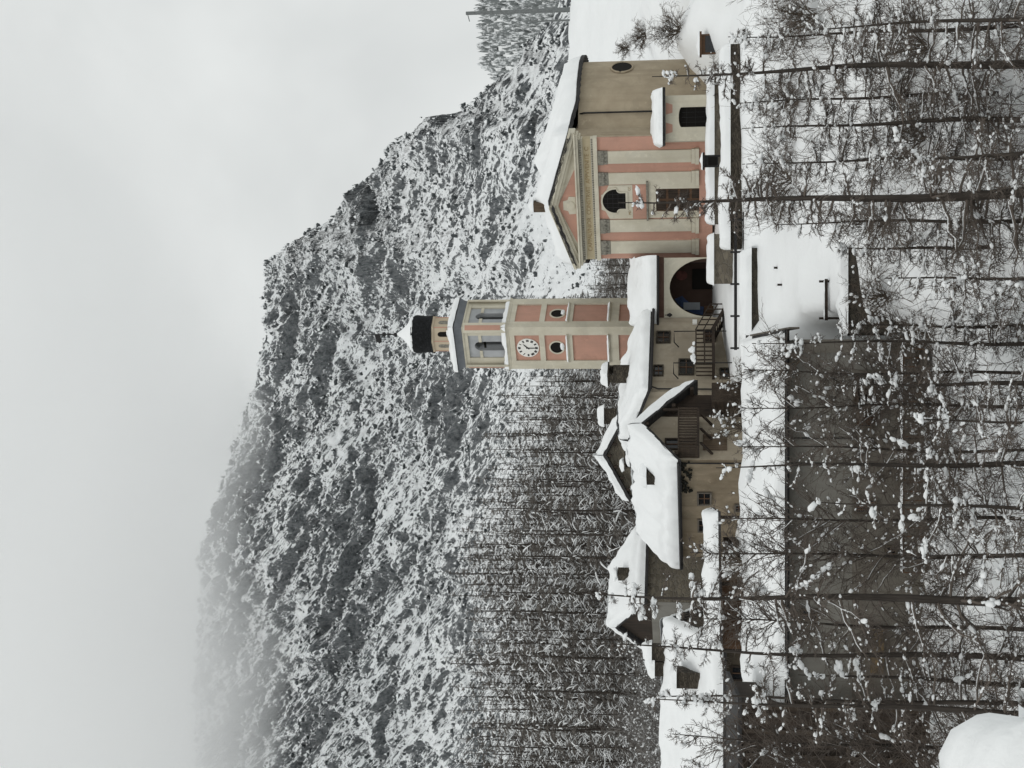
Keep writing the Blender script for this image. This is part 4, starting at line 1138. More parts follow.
mb = MB(); mb.snow((dl.x - .6, dl.y - .7, pD.z + .1), (dl.x + .6, dl.y - .7, pD.z + .1), (dl.x + .6, dl.y + .7, pD.z + .1), (dl.x - .6, dl.y + .7, pD.z + .1), .45, 19); mb.build('chimney_snow', M_snow, ch, smooth=True)
pD = P(330, 602, 90); dl = FCh.I @ pD
# lower cross wing filling the gap between stone house and chalet
# ---------------- small barn with dark gable
DR, DA = P(167, 641, 86), P(153, 613, 88.5)
drid = Vector((.77, .63, 0)).normalized()
FD = Frame((DR.x, DR.y, 0), math.atan2(drid.y, drid.x))
lA = FD.I @ DA
hD = gable_house('small_barn', 'small barn with dark open gable and stone wall left of the chalet', 'barn', FD, 5.6, lA.y * 2, lA.y, DR.z - .2, DA.z - .35, DR.z - .35, -1.2, M_stone, .52, .35, .35, 81, hip=1.7)
mb = MB(); mb.prism_x([(.05, DR.z - .6), (.05, DR.z - .25), (lA.y, DA.z - .4), (lA.y * 2 - .05, DR.z - .4), (lA.y * 2 - .05, DR.z - .6)], -.045, -.003); mb.build('gable_boards', M_wood, hD)
mb = MB(); mb.prism_x([(.05, -1.2), (.05, DR.z - .603), (lA.y * 2 - .05, DR.z - .603), (lA.y * 2 - .05, -1.2)], -.04, -.003); mb.build('gable_plaster', M_grey, hD)
pD = P(194, 622, 88.2); dl = FD.I @ pD
mb = MB(); mb.box(dl.x - .3, dl.x + .3, dl.y - .3, dl.y + .3, pD.z - 1, pD.z + .25); ch = mb.build('chimney', M_slab, hD)
loose_snow(ch, 'chimney_snow', [((dl.x, dl.y, pD.z + .38), (.42, .42, .25))], 5)

# ---------------- long low house at the left edge
E1 = P(122, 722, 74)
FE = Frame((E1.x - 16, 74, 0), 0)
zfE, zrE = P(122, 723, 74).z, P(122, 676, 80.5).z
hE = gable_house('long_low_house', 'long low house under a broad snow roof at the left edge', 'house', FE, 16, 13, 6.5, zfE, zrE, zfE, -8.5, M_greyd, .65, .5, .4, 91)
for k in range(5):
    x0 = 16 - 1.0 - k * 2.1
    window(hE, x0 - .8, x0, zfE - 1.3, zfE - .4, frame_m=M_wood, nx=2, nz=1)
pD = P(88, 686, 75.5); dl = FE.I @ pD
mb = MB(); mb.box(dl.x - .42, dl.x + .42, dl.y - .2, dl.y + 1.6, pD.z - .8, pD.z + .5); do_ = mb.build('dormer', M_slab, hE)
mb = MB(); mb.snow((dl.x - .6, dl.y - .35, pD.z + .5), (dl.x + .6, dl.y - .35, pD.z + .5), (dl.x + .6, dl.y + 1.6, pD.z + .55), (dl.x - .6, dl.y + 1.6, pD.z + .55), .4, 15); mb.build('dormer_snow', M_snow, do_, smooth=True)
for u_, v_, w_ in ((116, 652, .45), (100, 655, .4)):
    pD = P(u_, v_, 80.5); dl = FE.I @ pD
    mb = MB(); mb.box(dl.x - w_, dl.x + w_, dl.y - .35, dl.y + .35, pD.z - 1.5, pD.z); ch = mb.build('chimney', M_slab, hE)
    mb = MB(); mb.snow((dl.x - w_ - .15, dl.y - .5, pD.z), (dl.x + w_ + .15, dl.y - .5, pD.z), (dl.x + w_ + .15, dl.y + .5, pD.z), (dl.x - w_ - .15, dl.y + .5, pD.z), .5, u_); mb.build('chimney_snow', M_snow, ch, smooth=True)

# ---------------- lean-to with a long snow strip
FL = Frame((P(112, 722, 70.6).x, 70.6, 0), rad(-3))
LL = FL.y(257, 722)[0]
zlt = FL.y(180, 720)[1]
lt = thing('lean_to', 'narrow open lean-to roofed with a long strip of snow', 'lean-to', FL)
mb = MB(); mb.hexa((0, -.3, zlt), (LL, -.3, zlt + .1), (LL, 1.3, zlt + .45), (0, 1.3, zlt + .35), .13); r_ = mb.build('roof', M_roof, lt)
mb = MB(); mb.snow((0, -.32, zlt), (LL, -.32, zlt + .1), (LL, 1.3, zlt + .45), (0, 1.3, zlt + .35), .55, 101); mb.build('roof_snow', M_snow, lt, smooth=True)
for k in range(5):
    x = .3 + (LL - .6) * k / 4; mb = MB(); mb.box(x - .07, x + .07, -.1, .04, -2.6, zlt - .11 + .1 * k / 4); mb.build('post', M_wood, lt)
mb = MB(); mb.box(.1, LL * .55, 1.0, 1.15, -2.6, zlt + .15); mb.build('back_wall', M_brown, lt)
mb = MB(); mb.box(LL * .62, LL * .8, .9, .98, -2.6, zlt - .15); mb.build('door', M_wood, lt)

# ---------------- big grey building below the village
FG = Frame((P(58, 783, 62).x, 62, 0), 0)
LG = FG.y(428, 850)[0]
gy = lambda u, v: FG.y(u, v)
zfG = P(240, 784, 62).z
zrG = P(240, 752, 70.2).z
hG = thing('grey_building', 'wide grey rendered building with flat snowy roof below the village', 'building', FG)
mb = MB(); mb.prism_x([(0, -10.6), (0, zfG - .2), (8, zrG - .25), (8, -10.6)], 0, LG); mb.build('wall', M_grey, hG)
xb_, zb_ = gy(240, 852)
mb = MB(); mb.box(-.02, LG * .92, -.035, -.003, -10.4, zb_); mb.build('lower_storey', plaster('lower_grey_plaster', (.15, .138, .118), .8, .7, (.55, .5, .45)), hG)
mb = MB(); mb.box(LG - .55, LG + .03, -.05, -.002, zb_, zfG - .45); mb.build('corner_strip', plaster('pale_grey_strip', (.19, .175, .15), .5, .5), hG)
mb = MB(); mb.hexa((-.5, -.55, zfG), (LG + .45, -.55, zfG), (LG + .45, 8.2, zrG), (-.5, 8.2, zrG), .2); gr_ = mb.build('roof', M_roof, hG)
mb = MB(); mb.snow((-.5, -.58, zfG), (LG + .3, -.58, zfG), (LG + .3, 8.2, zrG), (-.5, 8.2, zrG), .55, 111, rnd=(1, 1, 1, 1), step=.45); mb.build('roof_snow', M_snow, hG, smooth=True)
mb = MB(); mb.hexa((LG + .46, -.9, zfG - .15), (LG + .54, -.9, zfG - .15), (LG + .54, 8.2, zrG + .1), (LG + .46, 8.2, zrG + .1), .45); mb.build('verge_board', M_greyw, hG)
mb = MB(); mb.tube([(-.5, -.62, zfG - .1), (LG + .4, -.62, zfG - .1)], .07, 6); mb.build('gutter', M_iron, hG)
for (ua, ub, va, vb, nx_) in ((354, 340, 853.5, 875, 5), (270, 254, 854, 877, 5), (223, 209, 884, 897, 3), (160, 147, 800, 818, 2)):
    x0, z0 = gy(ub, vb); x1, z1 = gy(ua, va)
    window(hG, x0, x1, z0, z1, at=-.037, frame_m=M_greyd, nx=nx_, nz=2)
# balcony rail with snow, clutter of stacked wood
for (ua, ub) in ((418, 290), (288, 200)):
    x0, z0 = gy(ub, 899); x1, z1 = gy(ua, 899)
    mb = MB(); mb.box(x0, x1, -1.5, -.04, z0 - .95, z0 - .83); ba = mb.build('balcony', M_greyw, hG)
    mb = MB(); mb.box(x0, x1, -1.5, -1.44, z0 - .02, z0 + .06)
    n = int((x1 - x0) / .35)
    for k in range(n + 1): a = x0 + (x1 - x0) * k / n; mb.box(a - .03, a + .03, -1.495, -1.445, z0 - .83, z0 - .02)
    mb.build('balcony_railing', M_brown, ba)
    mb = MB(); mb.snow((x0, -1.55, z0 + .06), (x1, -1.55, z0 + .06), (x1, -1.38, z0 + .06), (x0, -1.38, z0 + .06), .16, ua, step=.25, lump=.08); mb.build('railing_snow', M_snow, ba, smooth=True)
mb = MB(); rg = random.Random(8)
x0, z0 = gy(388, 880); x1, z1 = gy(354, 853)
for k in range(60):
    a = rg.uniform(x0, x1); z = rg.uniform(z0, z1); l = rg.uniform(.15, .5)
    mb.box(a - l / 2, a + l / 2, -.6 - rg.uniform(0, .3), -.05 - rg.uniform(0, .1), z - .05, z + .04)
mb.build('stacked_planks', M_woodx, hG)
loose_snow(hG, 'plank_snow', [((rg.uniform(x0, x1), -.7, rg.uniform(z0, z1)), (rg.uniform(.08, .3), .15, rg.uniform(.05, .1))) for k in range(26)], 3)
for ua in (330, 305):
    x, z = gy(ua, 800); mb = MB(); mb.tube([(x, -.06, zfG - .3), (x, -.06, -10)], .03, 5); mb.build('drainpipe', M_iron, hG)

# ---------------- timber shed at the lower left
FS = Frame((P(-60, 760, 60.5).x, 60.5, 0), 0)
LS = FS.y(60, 800)[0]
shed = thing('timber_shed', 'tall dark timber shed with ochre panel at the lower left', 'shed', FS)
zs0, zs1 = -11.5, P(0, 738, 60.5).z
mb = MB(); mb.box(0, LS, .1, 5, zs0, zs1); mb.build('wall', M_wood, shed)
mb = MB()
for k in range(6): x = LS * k / 5; mb.box(x - .09, x + .09, -.1, .098, zs0, zs1)
for z in np.linspace(zs0 + 1, zs1 - .3, 3): mb.box(0, LS, -.03, .096, z - .08, z + .08)
mb.build('framing', M_woodx, shed)
mb = MB(); mb.hexa((-.4, -.3, zs1), (LS + .4, -.3, zs1), (LS + .4, 5.3, zs1 + .4), (-.4, 5.3, zs1 + .4), .15); mb.build('roof', M_roof, shed)
xo, zo = gy(130, 876.5)
mb = MB(); a, b_ = gy(96, 876)[0], gy(143, 876)[0]; mb.box(a, b_, -.3, -.037, gy(120, 883)[1], gy(120, 870)[1]); mb.build('ochre_boards', plain('ochre_boards', (.11, .078, .042), .8, .4), hG)

# ================================================================== TERRACE WALLS, RAILING, NOTICE BOARD, POLES
def low_wall(name, label, u0, u1, Y0, Y1, vtop, zbot, th_, snow_t, m_, seed, over=.12, lump=.12):
    """a wall between two sight lines; top at image height vtop (measured at u0)"""
    p0, p1 = P(u0, vtop, Y0), P(u1, vtop, Y1)
    d = Vector((p1.x - p0.x, p1.y - p0.y, 0)); L = d.length
    fr = Frame((p0.x, p0.y, 0), math.atan2(d.y, d.x))
    z0, z1 = p0.z, p1.z
    t = thing(name, label, 'wall', fr)
    mb = MB()
    mb.prism([(0, zbot), (L, zbot), (L, z1), (0, z0)], 0, th_); mb.build('masonry', m_, t)
    mb = MB(); o = over
    mb.snow((-.05, -o, z0), (L + .05, -o, z1), (L + .05, th_ + o, z1), (-.05, th_ + o, z0), snow_t, seed, step=.3, lump=lump); mb.build('snow_cap', M_snow, t, smooth=True)
    return t, fr, L
low_wall('parapet_wall', 'stone parapet with thick snow cap before the church annex', 545, 700, 79.6, 80.2, 714.5, -2.2, .45, .58, M_stone, 131)
low_wall('parapet_wall', 'short stone parapet with rounded snow before the arched porch', 484, 534, 79.8, 79.6, 714, -2.2, .5, .50, M_stone, 132)
low_wall('terrace_wall', 'dark terrace wall under a continuous snow bank below the church', 520, 724, 76.3, 77.2, 730.5, -3.8, .5, .68, M_slab, 133)
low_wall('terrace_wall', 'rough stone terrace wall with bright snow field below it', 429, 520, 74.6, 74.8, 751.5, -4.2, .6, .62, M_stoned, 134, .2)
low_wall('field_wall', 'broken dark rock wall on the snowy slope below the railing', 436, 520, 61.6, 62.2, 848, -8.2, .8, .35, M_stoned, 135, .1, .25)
pF = P(431, 826, 64.6); fr = Frame((pF.x + .75, 64.6, 0), 0); t = thing('field_rail', 'low dark rail on two stakes half buried on the open slope', 'rail', fr)
Lf = P(489, 826, 64.6).x - pF.x - .75
mb = MB(); mb.box(0, Lf, -.05, .05, pF.z - .08, pF.z + .06); mb.build('beam', M_wood, t)
for x in (.1, Lf - .1): mb = MB(); mb.box(x - .05, x + .05, .051, .13, pF.z - 1.5, pF.z + .3); mb.build('stake', M_wood, t)
mb = MB(); mb.snow((0, -.09, pF.z + .06), (Lf, -.09, pF.z + .06), (Lf, .05, pF.z + .06), (0, .05, pF.z + .06), .1, 137, step=.2, lump=.05); mb.build('snow_cap', M_snow, t, smooth=True)
# railing of the lane
p0, p1 = P(418, 736, 75.9), P(556, 736, 76.1)
d = p1 - p0; Lr = math.hypot(d.x, d.y); fr = Frame((p0.x, p0.y, 0), math.atan2(d.y, d.x))
rl = thing('lane_railing', 'dark iron railing along the snowy lane before the porch', 'railing', fr)
zr_ = p0.z
mb = MB(); mb.box(0, Lr, -.05, .05, zr_ - .06, zr_ + .10); mb.box(0, Lr, -.03, .03, zr_ - .42, zr_ - .36); mb.build('rails', M_iron, rl)
n = int(Lr / 1.72)
for k in range(n + 1):
    x = .1 + k * 1.72; mb = MB(); mb.box(x - .05, x + .05, -.055, .055, zr_ - 1.1, zr_ + .3); mb.build('post', M_iron, rl)
# notice boards
def board(label, u0, u1, v0, v1, Y, glass):
    p = P((u0 + u1) / 2, v1, Y); wd = (u1 - u0) / F * Y / 2; hh = (v1 - v0) / F * Y
    fr = Frame((p.x, p.y, 0), 0)
    t = thing('notice_board', label, 'notice board', fr)
    z0, z1 = p.z, p.z + hh
    mb = MB(); mb.box(-wd, wd, -.06, .06, z0, z1); mb.build('case', M_brown if glass else M_iron, t)
    mb = MB(); mb.box(-wd + .1, wd - .1, -.075, -.062, z0 + .08, z1 - .2); mb.build('panel', M_glass if glass else M_dark, t)
    mb = MB(); mb.box(-wd - .12, wd + .12, -.25, .2, z1, z1 + .12); mb.build('canopy', M_brown if glass else M_iron, t)
    for s_ in (-1, 1):
        mb = MB(); mb.box(s_ * (wd - .06) - .05, s_ * (wd - .06) + .05, -.05, .05, float(zt(p.x, p.y)) - .4, z0); mb.build('post', M_brown if glass else M_iron, t)
    mb = MB(); mb.snow((-wd - .15, -.28, z1 + .12), (wd + .15, -.28, z1 + .12), (wd + .15, .23, z1 + .12), (-wd - .15, .23, z1 + .12), .14 if glass else .07, u0); mb.build('canopy_snow', M_snow, t, smooth=True)
board('glazed notice board in a red brown wooden frame beside the church slope', 714, 734, 702, 717, 82, True)
board('black box shaped notice board standing in the snow before the church', 601, 613, 705, 718.5, 78.4, False)
# utility poles on the terraced hill
def pole(name, label, u, v0, v1, Y, r):
    p = P(u, v1, Y); top = P(u, v0, Y).z
    fr = Frame((p.x, p.y, 0), 0); t = thing(name, label, 'pole', fr)
    zb = float(zt(p.x, p.y)) - .8
    mb = MB(); mb.tube([(0, 0, zb), (0, 0, top)], [r, r * .7], 8); mb.build('shaft', M_metal, t)
    mb = MB(); mb.tube([(-.9, 0, top - .4), (0, 0, top - .15)], .05, 5) if r > .15 else mb.box(-.3, .3, -.05, .05, top - .1, top); 
    mb.build('arm', M_metal, t)
pole('utility_pole', 'tall grey utility pole on top of the snowy hill', 758.5, 466, 574, 151, .28)
pole('marker_post', 'short thin post beside the tall pole on the snowy hill', 748, 530, 573, 151, .12)
def fence_post(label, u, v0, v1, Y, r=.06):
    p = P(u, v1, Y); fr = Frame((p.x, p.y, 0), 0); t = thing('fence_post', label, 'post', fr)
    mb = MB(); zb = float(zt(p.x, p.y)) - .5
    mb.tube([(0, 0, zb), (.02, 0, P(u, v0, Y).z)], r, 6); mb.build('stake', M_wood, t)
    loose_snow(t, 'snow_cap', [((.02, 0, P(u, v0, Y).z + .03), (r * 1.5, r * 1.5, .06))], u)
fence_post('upper stake in the open snow field below the lane', 500, 774, 784, 71.5)
fence_post('middle stake in the open snow field below the lane', 483, 777.5, 790, 70.6)
fence_post('lower stake in the open snow field near the branches', 500, 800, 812.5, 68)
fence_post('dark gate post with knob at the end of the stone terrace wall', 431, 746, 762, 73.6, .09)
# snow covered wall right beside the camera
pN = P(43, 940, 7.0)
fr = Frame((pN.x, 7.0, 0), rad(4)); nw = thing('near_wall', 'rounded mound of snow on the wall nearest the camera', 'wall', fr)
mb = MB(); mb.box(-3.0, -.04, .05, .5, -2.6, pN.z - .5); mb.build('masonry', M_stone, nw)
mb = MB(); mb.snow((-3.05, -.06, pN.z - .5), (.02, -.06, pN.z - .5), (.02, .6, pN.z - .5), (-3.05, .6, pN.z - .5), .52, 141, step=.05, lump=.075, bulge=.03); mb.build('snow_cap', M_snow, nw, smooth=True)
# ================================================================== TREES
rng = np.random.default_rng(77)
def tubes_np(P_, R_, n=3):
    """P_ (N,K,3) centre lines, R_ (N,K) radii -> verts, quads"""
    Nn, K = P_.shape[:2]
    T = np.gradient(P_, axis=1)
    T /= np.linalg.norm(T, axis=2, keepdims=True) + 1e-9
    ref = np.where(np.abs(T[..., 2:3]) > .9, np.array([1.0, 0, 0]), np.array([0, 0, 1.0]))
    A = np.cross(T, ref); A /= np.linalg.norm(A, axis=2, keepdims=True) + 1e-9
    B = np.cross(T, A)
    an = np.linspace(0, 2 * PI, n, endpoint=False)
    Vv = P_[:, :, None, :] + R_[:, :, None, None] * (A[:, :, None, :] * np.cos(an)[None, None, :, None] + B[:, :, None, :] * np.sin(an)[None, None, :, None])
    base = (np.arange(Nn) * K * n)[:, None, None]; k = (np.arange(K - 1) * n)[None, :, None]; j = np.arange(n)[None, None, :]
    a0 = base + k + j; a1 = base + k + (j + 1) % n
    Q = np.stack([a0, a1, a1 + n, a0 + n], -1).reshape(-1, 4)
    return Vv.reshape(-1, 3), Q
def unit(v): return v / (np.linalg.norm(v, axis=-1, keepdims=True) + 1e-9)
def side(rng, P0, D, L, droop, curl, K=4, jit=.12):
    """N twigs from P0 along D, length L, sagging"""
    t = np.linspace(0, 1, K)[None, :, None]
    Pn = P0[:, None, :] + D[:, None, :] * L[:, None, None] * t
    Pn[:, :, 2] -= (droop[:, None] * L[:, None]) * (t[..., 0] ** 1.6) - (curl[:, None] * L[:, None]) * (t[..., 0] ** 3)
    w = rng.normal(0, 1, Pn.shape) * (L[:, None, None] * jit * .35) * t
    return Pn + w
def along(rng, Pl, n, lo=.15, hi=1.0):
    """n points per polyline: positions, tangents, parameter"""
    Nn, K = Pl.shape[:2]
    t = rng.uniform(lo, hi, (Nn, n)); s = t * (K - 1); i = np.minimum(s.astype(int), K - 2); f = (s - i)[..., None]
    r = np.arange(Nn)[:, None]
    a, b = Pl[r, i], Pl[r, i + 1]
    return (a * (1 - f) + b * f).reshape(-1, 3), unit(b - a).reshape(-1, 3), t.ravel()
def cat(parts):
    Vs, Qs, o = [], [], 0
    for V, Q in parts:
        Vs.append(V); Qs.append(Q + o); o += len(V)
    return np.concatenate(Vs), np.concatenate(Qs)
_iv, _if = ico(1); _iv = np.array(_iv); _if = np.array(_if)
def puffs_np(rng, C, S, az=None, amp=.30, T=None):
    Nn = len(C)
    jit = 1 + rng.uniform(-amp, amp, (Nn, len(_iv), 1))
    v = _iv[None] * jit * S[:, None, :]
    if az is not None:
        c, s = np.cos(az)[:, None], np.sin(az)[:, None]
        x, y = v[..., 0] * c - v[..., 1] * s, v[..., 0] * s + v[..., 1] * c
        v = np.stack([x, y, v[..., 2]], -1)
    if T is not None:
        X_ = unit(T); Y_ = unit(np.cross(np.array([0, 0, 1.0]), X_)); Z_ = np.cross(X_, Y_)
        v = v[..., 0:1] * X_[:, None, :] + v[..., 1:2] * Y_[:, None, :] + v[..., 2:3] * Z_[:, None, :]
    v = v + C[:, None, :]
    f = _if[None] + (np.arange(Nn) * len(_iv))[:, None, None]
    return v.reshape(-1, 3), f.reshape(-1, 3)

def larch(seed, H, spread=.20, nb=60, r0=.17, low=.10, nsec=15, nter=5, droop=(.15, .55), lean=(0, 0), snow_n=90, big=10, tw=1.0, top_up=.35, sleeve=.55, power=.8, el0=0.0):
    """returns trunk, crown, snow arrays of one bare larch standing at the origin"""
    rg = np.random.default_rng(seed)
    K = 14; t = np.linspace(0, 1, K)
    tr = np.zeros((1, K, 3)); tr[0, :, 2] = H * t
    tr[0, :, 0] = lean[0] * t * H + .010 * H * np.sin(t * 3 + seed) * t + .0045 * H * np.sin(t * 11 + seed * 2.3) * (1 - t * .3); tr[0, :, 1] = lean[1] * t * H
    Vt, Qt = tubes_np(tr, (r0 * .8 * (1 - t) ** 1.05 + .014)[None], 8)
    tb = np.sort(rg.uniform(low, .985, nb)); az = rg.uniform(0, 2 * PI, nb)
    p0 = np.stack([np.interp(tb, t, tr[0, :, i]) for i in range(3)], -1)
    L = H * spread * ((1 - tb) ** power) * rg.uniform(.5, 1.2, nb) * np.clip((tb - low) / .12 + .55, .5, 1) + .10
    el = el0 + top_up * tb ** 2 + rg.uniform(-.15, .25, nb)
    D = np.stack([np.cos(az) * np.cos(el), np.sin(az) * np.cos(el), np.sin(el)], -1)
    dr = rg.uniform(droop[0], droop[1], nb) * (1.1 - .6 * tb)
    Bp = side(rg, p0, D, L, dr, rg.uniform(.0, .35, nb), 7, .10)
    rb = (r0 * .22 * (1 - tb) ** .5 + .012)[:, None] * np.linspace(1, .25, 7)[None]
    parts = [tubes_np(Bp, rb, 4)]
    q, T, s = along(rg, Bp, nsec, .12, 1.0)
    Lb = np.repeat(L, nsec)
    kp = rg.uniform(0, 1, len(q)) < np.clip(Lb / 1.1, .12, 1)
    q, T, s, Lb = q[kp], T[kp], s[kp], Lb[kp]
    up_ = np.array([0, 0, 1.0]); lat = unit(np.cross(T, up_)) * rg.choice([-1, 1], len(q))[:, None]
    D2 = unit(T * rg.uniform(.4, 1.0, (len(q), 1)) + lat * rg.uniform(.3, 1.0, (len(q), 1)) + up_ * rg.uniform(-.45, .35, (len(q), 1)))
    L2 = Lb * rg.uniform(.16, .42, len(q)) * (1.1 - .55 * s) + .05
    S2 = side(rg, q, D2, L2, rg.uniform(.1, .6, len(q)), rg.uniform(0, .5, len(q)), 5, .16)
    parts.append(tubes_np(S2, np.full((len(q), 1), .011 * tw) * np.linspace(1.15, .5, 5)[None], 3))
    q3, T3, s3 = along(rg, S2, nter, .15, 1.0)
    L3 = np.repeat(L2, nter) * rg.uniform(.2, .55, len(q3)) + .06
    D3 = unit(T3 + rg.normal(0, .6, (len(q3), 3)) + np.array([0, 0, -.1]))
    S3 = side(rg, q3, D3, L3, rg.uniform(.0, .5, len(q3)), rg.uniform(0, .3, len(q3)), 3, .15)
    parts.append(tubes_np(S3, np.full((len(q3), 1), .0068 * tw) * np.array([1.0, .8, .5])[None], 3))
    Vc, Qc = cat(parts)
    # snow: sleeves along branches, puffs on twigs, a few heavy clumps
    sp = []
    n1 = snow_n * 2; pick = rg.integers(0, nb, n1)
    c, T, s = along(rg, Bp[pick], 1, .08, .95)
    w1 = rg.uniform(.02, .06, n1) * rg.choice([.7, 1, 1.3], n1); l1 = w1 * rg.uniform(1.0, 2.2, n1)
    sp.append(puffs_np(rg, c + np.stack([np.zeros(n1), np.zeros(n1), w1 * .7], -1), np.stack([l1, w1, w1 * .9], -1), T=T))
    n2 = snow_n * 3; pick = rg.integers(0, len(S2), n2); c, T, s = along(rg, S2[pick], 1, .1, 1)
    w2 = rg.uniform(.010, .034, n2) * rg.choice([1, 1, 1, 1.5], n2)
    sp.append(puffs_np(rg, c + np.array([0, 0, .015]), np.stack([w2 * rg.uniform(.9, 1.9, n2), w2, w2 * .85], -1), T=T))
    big = int(big * .55)
    pick = rg.integers(0, nb, big); c, T, s = along(rg, Bp[pick], 1, .3, .9)
    for k in range(4):
        w3 = rg.uniform(.04, .105, big)
        sp.append(puffs_np(rg, c + rg.normal(0, .06, (big, 3)) * np.array([1, 1, .6]) + T * rg.uniform(-.32, .32, (big, 1)) + np.array([0, 0, .04]), np.stack([w3 * rg.uniform(1.0, 1.8, big), w3, w3 * .85], -1), T=T))
    nsl = int(nb * sleeve)
    if nsl:
        Sl = Bp[rg.permutation(nb)[:nsl]][:, :6].copy(); Sl[:, :, 2] += rb[0, 0] * .5 + .012
        V_, Q_ = tubes_np(Sl, rg.uniform(.007, .019, (nsl, 1)) * np.array([.4, 1, 1.2, 1, .8, .3])[None] * rg.uniform(.5, 1.4, (nsl, 6)), 4)
        sp.append((V_, np.concatenate([Q_[:, [0, 1, 2]], Q_[:, [0, 2, 3]]])))
    Vs_, Fs_ = cat(sp)
    return (Vt, Qt), (Vc, Qc), (Vs_, Fs_)

def place_larch(label, u, Y, vtop, seed, group='bare larches on the ravine slope', **kw):
    p = P(u, 900, Y)
    zb = float(zt(p.x, Y)) - .3
    H = P(u, vtop, Y).z - zb
    t = thing('larch_tree', label, 'tree', Frame((p.x, Y, zb), 0), group)
    a, b_, c = larch(seed, H, **kw)
    link('trunk', np_mesh('trunk', *a, M_bark, smooth=True), t)
    link('crown', np_mesh('crown', *b_, M_twig), t)
    tag(link('branch_snow', np_mesh('branch_snow', *c, M_snow, smooth=True), t), kind='stuff')
    return t
if TREES:
    place_larch('larch with a straight black trunk rising in front of the church annex', 701, 47, 652, 1, nb=80, r0=.20, spread=.17)
    place_larch('thinner larch on the slope below the black notice board', 646, 50, 742, 2, nb=66, r0=.13, spread=.19)
    place_larch('tall dark larch whose tip crosses the church door', 573, 45, 618, 3, nb=95, r0=.24, spread=.17, snow_n=70, big=6)
    place_larch('leaning slender larch between the church door and the porch on the slope', 520, 53, 835, 4, nb=50, r0=.09, spread=.24)
    place_larch('young larch in front of the dark rock wall', 441, 50, 850, 5, nb=50, r0=.10, spread=.24)
    place_larch('young larch at the right corner of the grey building', 424, 48, 752, 6, nb=40, r0=.09, spread=.16, nsec=12, low=.2)
    place_larch('larch before the barred windows of the grey building', 383, 46, 838, 7, nb=44, r0=.13, spread=.24)
    place_larch('snow spotted larch before the middle of the grey building', 304, 44, 716, 8, nb=62, r0=.14, spread=.19, snow_n=110, big=18, nsec=14)
    place_larch('thickest dark larch standing before the left half of the grey building', 171, 42, 585, 9, nb=80, r0=.23, spread=.19, snow_n=120, big=30, nsec=14, droop=(.5, 1.2))
    place_larch('straight bare larch left of the thickest trunk', 114, 46, 600, 10, nb=60, r0=.15, spread=.16, nsec=14)
    place_larch('short larch between two taller trunks near the ochre boards', 88, 43, 798, 11, nb=44, r0=.15, spread=.22, snow_n=90, big=16)
    place_larch('left larch of a close pair of trunks before the timber shed', 57, 41, 655, 12, nb=56, r0=.17, spread=.17, nsec=14)
    place_larch('right larch of a close pair of trunks before the timber shed', 64.5, 42, 640, 13, nb=50, r0=.12, spread=.17, nsec=14)
    place_larch('low branchy larch in the lower right corner of the slope', 745, 44, 800, 14, nb=60, r0=.12, spread=.26)
    place_larch('low tangled larch between the annex trunk and the church trunk', 612, 41, 860, 15, nb=60, r0=.11, spread=.30)
    place_larch('low spreading larch under the open snow field', 490, 42, 885, 16, nb=60, r0=.10, spread=.32)
    place_larch('low larch in front of the barred window', 262, 41, 812, 17, nb=46, r0=.10, spread=.28, snow_n=110, big=20, nsec=9)
    place_larch('arching low larch at the bottom centre of the slope', 345, 39, 905, 18, nb=50, r0=.09, spread=.36)
    place_larch('low larch at the foot of the thickest trunk', 212, 38, 900, 19, nb=46, r0=.09, spread=.34, snow_n=80)
    place_larch('slim larch reaching up to the snow edge of the grey building', 362, 49, 738, 20, nb=76, r0=.08, spread=0.30, low=.3, power=.55, big=3, nsec=9, nter=4, el0=.55, droop=(0, .25), snow_n=40, sleeve=.15)
    place_larch('slim larch whose tip spreads over the snow of the grey roof', 250, 47, 722, 21, nb=84, r0=.09, spread=0.30, low=.25, power=.55, big=4, nsec=9, nter=4, el0=.55, droop=(0, .25), snow_n=40, sleeve=.15)
    place_larch('slim larch right of the thickest trunk reaching the lean-to', 214, 48, 690, 22, nb=84, r0=.10, spread=0.27, low=.25, power=.55, big=4, nsec=9, nter=4, el0=.55, droop=(0, .25), snow_n=40, sleeve=.15)
    place_larch('slim larch near the left edge before the long low house', 22, 46, 672, 23, nb=88, r0=.11, spread=0.27, low=.2, power=.55, big=4, nsec=9, nter=4, el0=.55, droop=(0, .25), snow_n=40, sleeve=.15)
    place_larch('slim larch between the thickest trunk and its straight neighbour', 141, 49, 690, 24, nb=84, r0=.10, spread=0.27, low=.25, power=.55, big=4, nsec=9, nter=4, el0=.55, droop=(0, .25), snow_n=40, sleeve=.15)
    place_larch('twiggy larch on the slope left of the church trunk', 545, 48, 775, 25, nb=60, r0=.10, spread=.24)
    place_larch('twiggy larch between the church trunk and the thin one', 608, 51, 742, 26, nb=64, r0=.09, spread=.22)
    place_larch('twiggy larch between the thin one and the annex trunk', 672, 52, 730, 27, nb=64, r0=.10, spread=.22)
    place_larch('twiggy larch at the right frame edge below the notice board', 738, 50, 728, 28, nb=64, r0=.11, spread=.22)
    place_larch('fine twigged larch before the right half of the grey roof snow', 396, 50, 744, 29, nb=72, r0=.07, spread=0.27, low=.35, power=.55, big=2, nsec=9, nter=4, el0=.55, droop=(0, .25), snow_n=40, sleeve=.15)
    place_larch('fine twigged larch before the middle of the grey roof snow', 318, 48, 738, 30, nb=72, r0=.07, spread=0.27, low=.35, power=.55, big=2, nsec=9, nter=4, el0=.55, droop=(0, .25), snow_n=40, sleeve=.15)
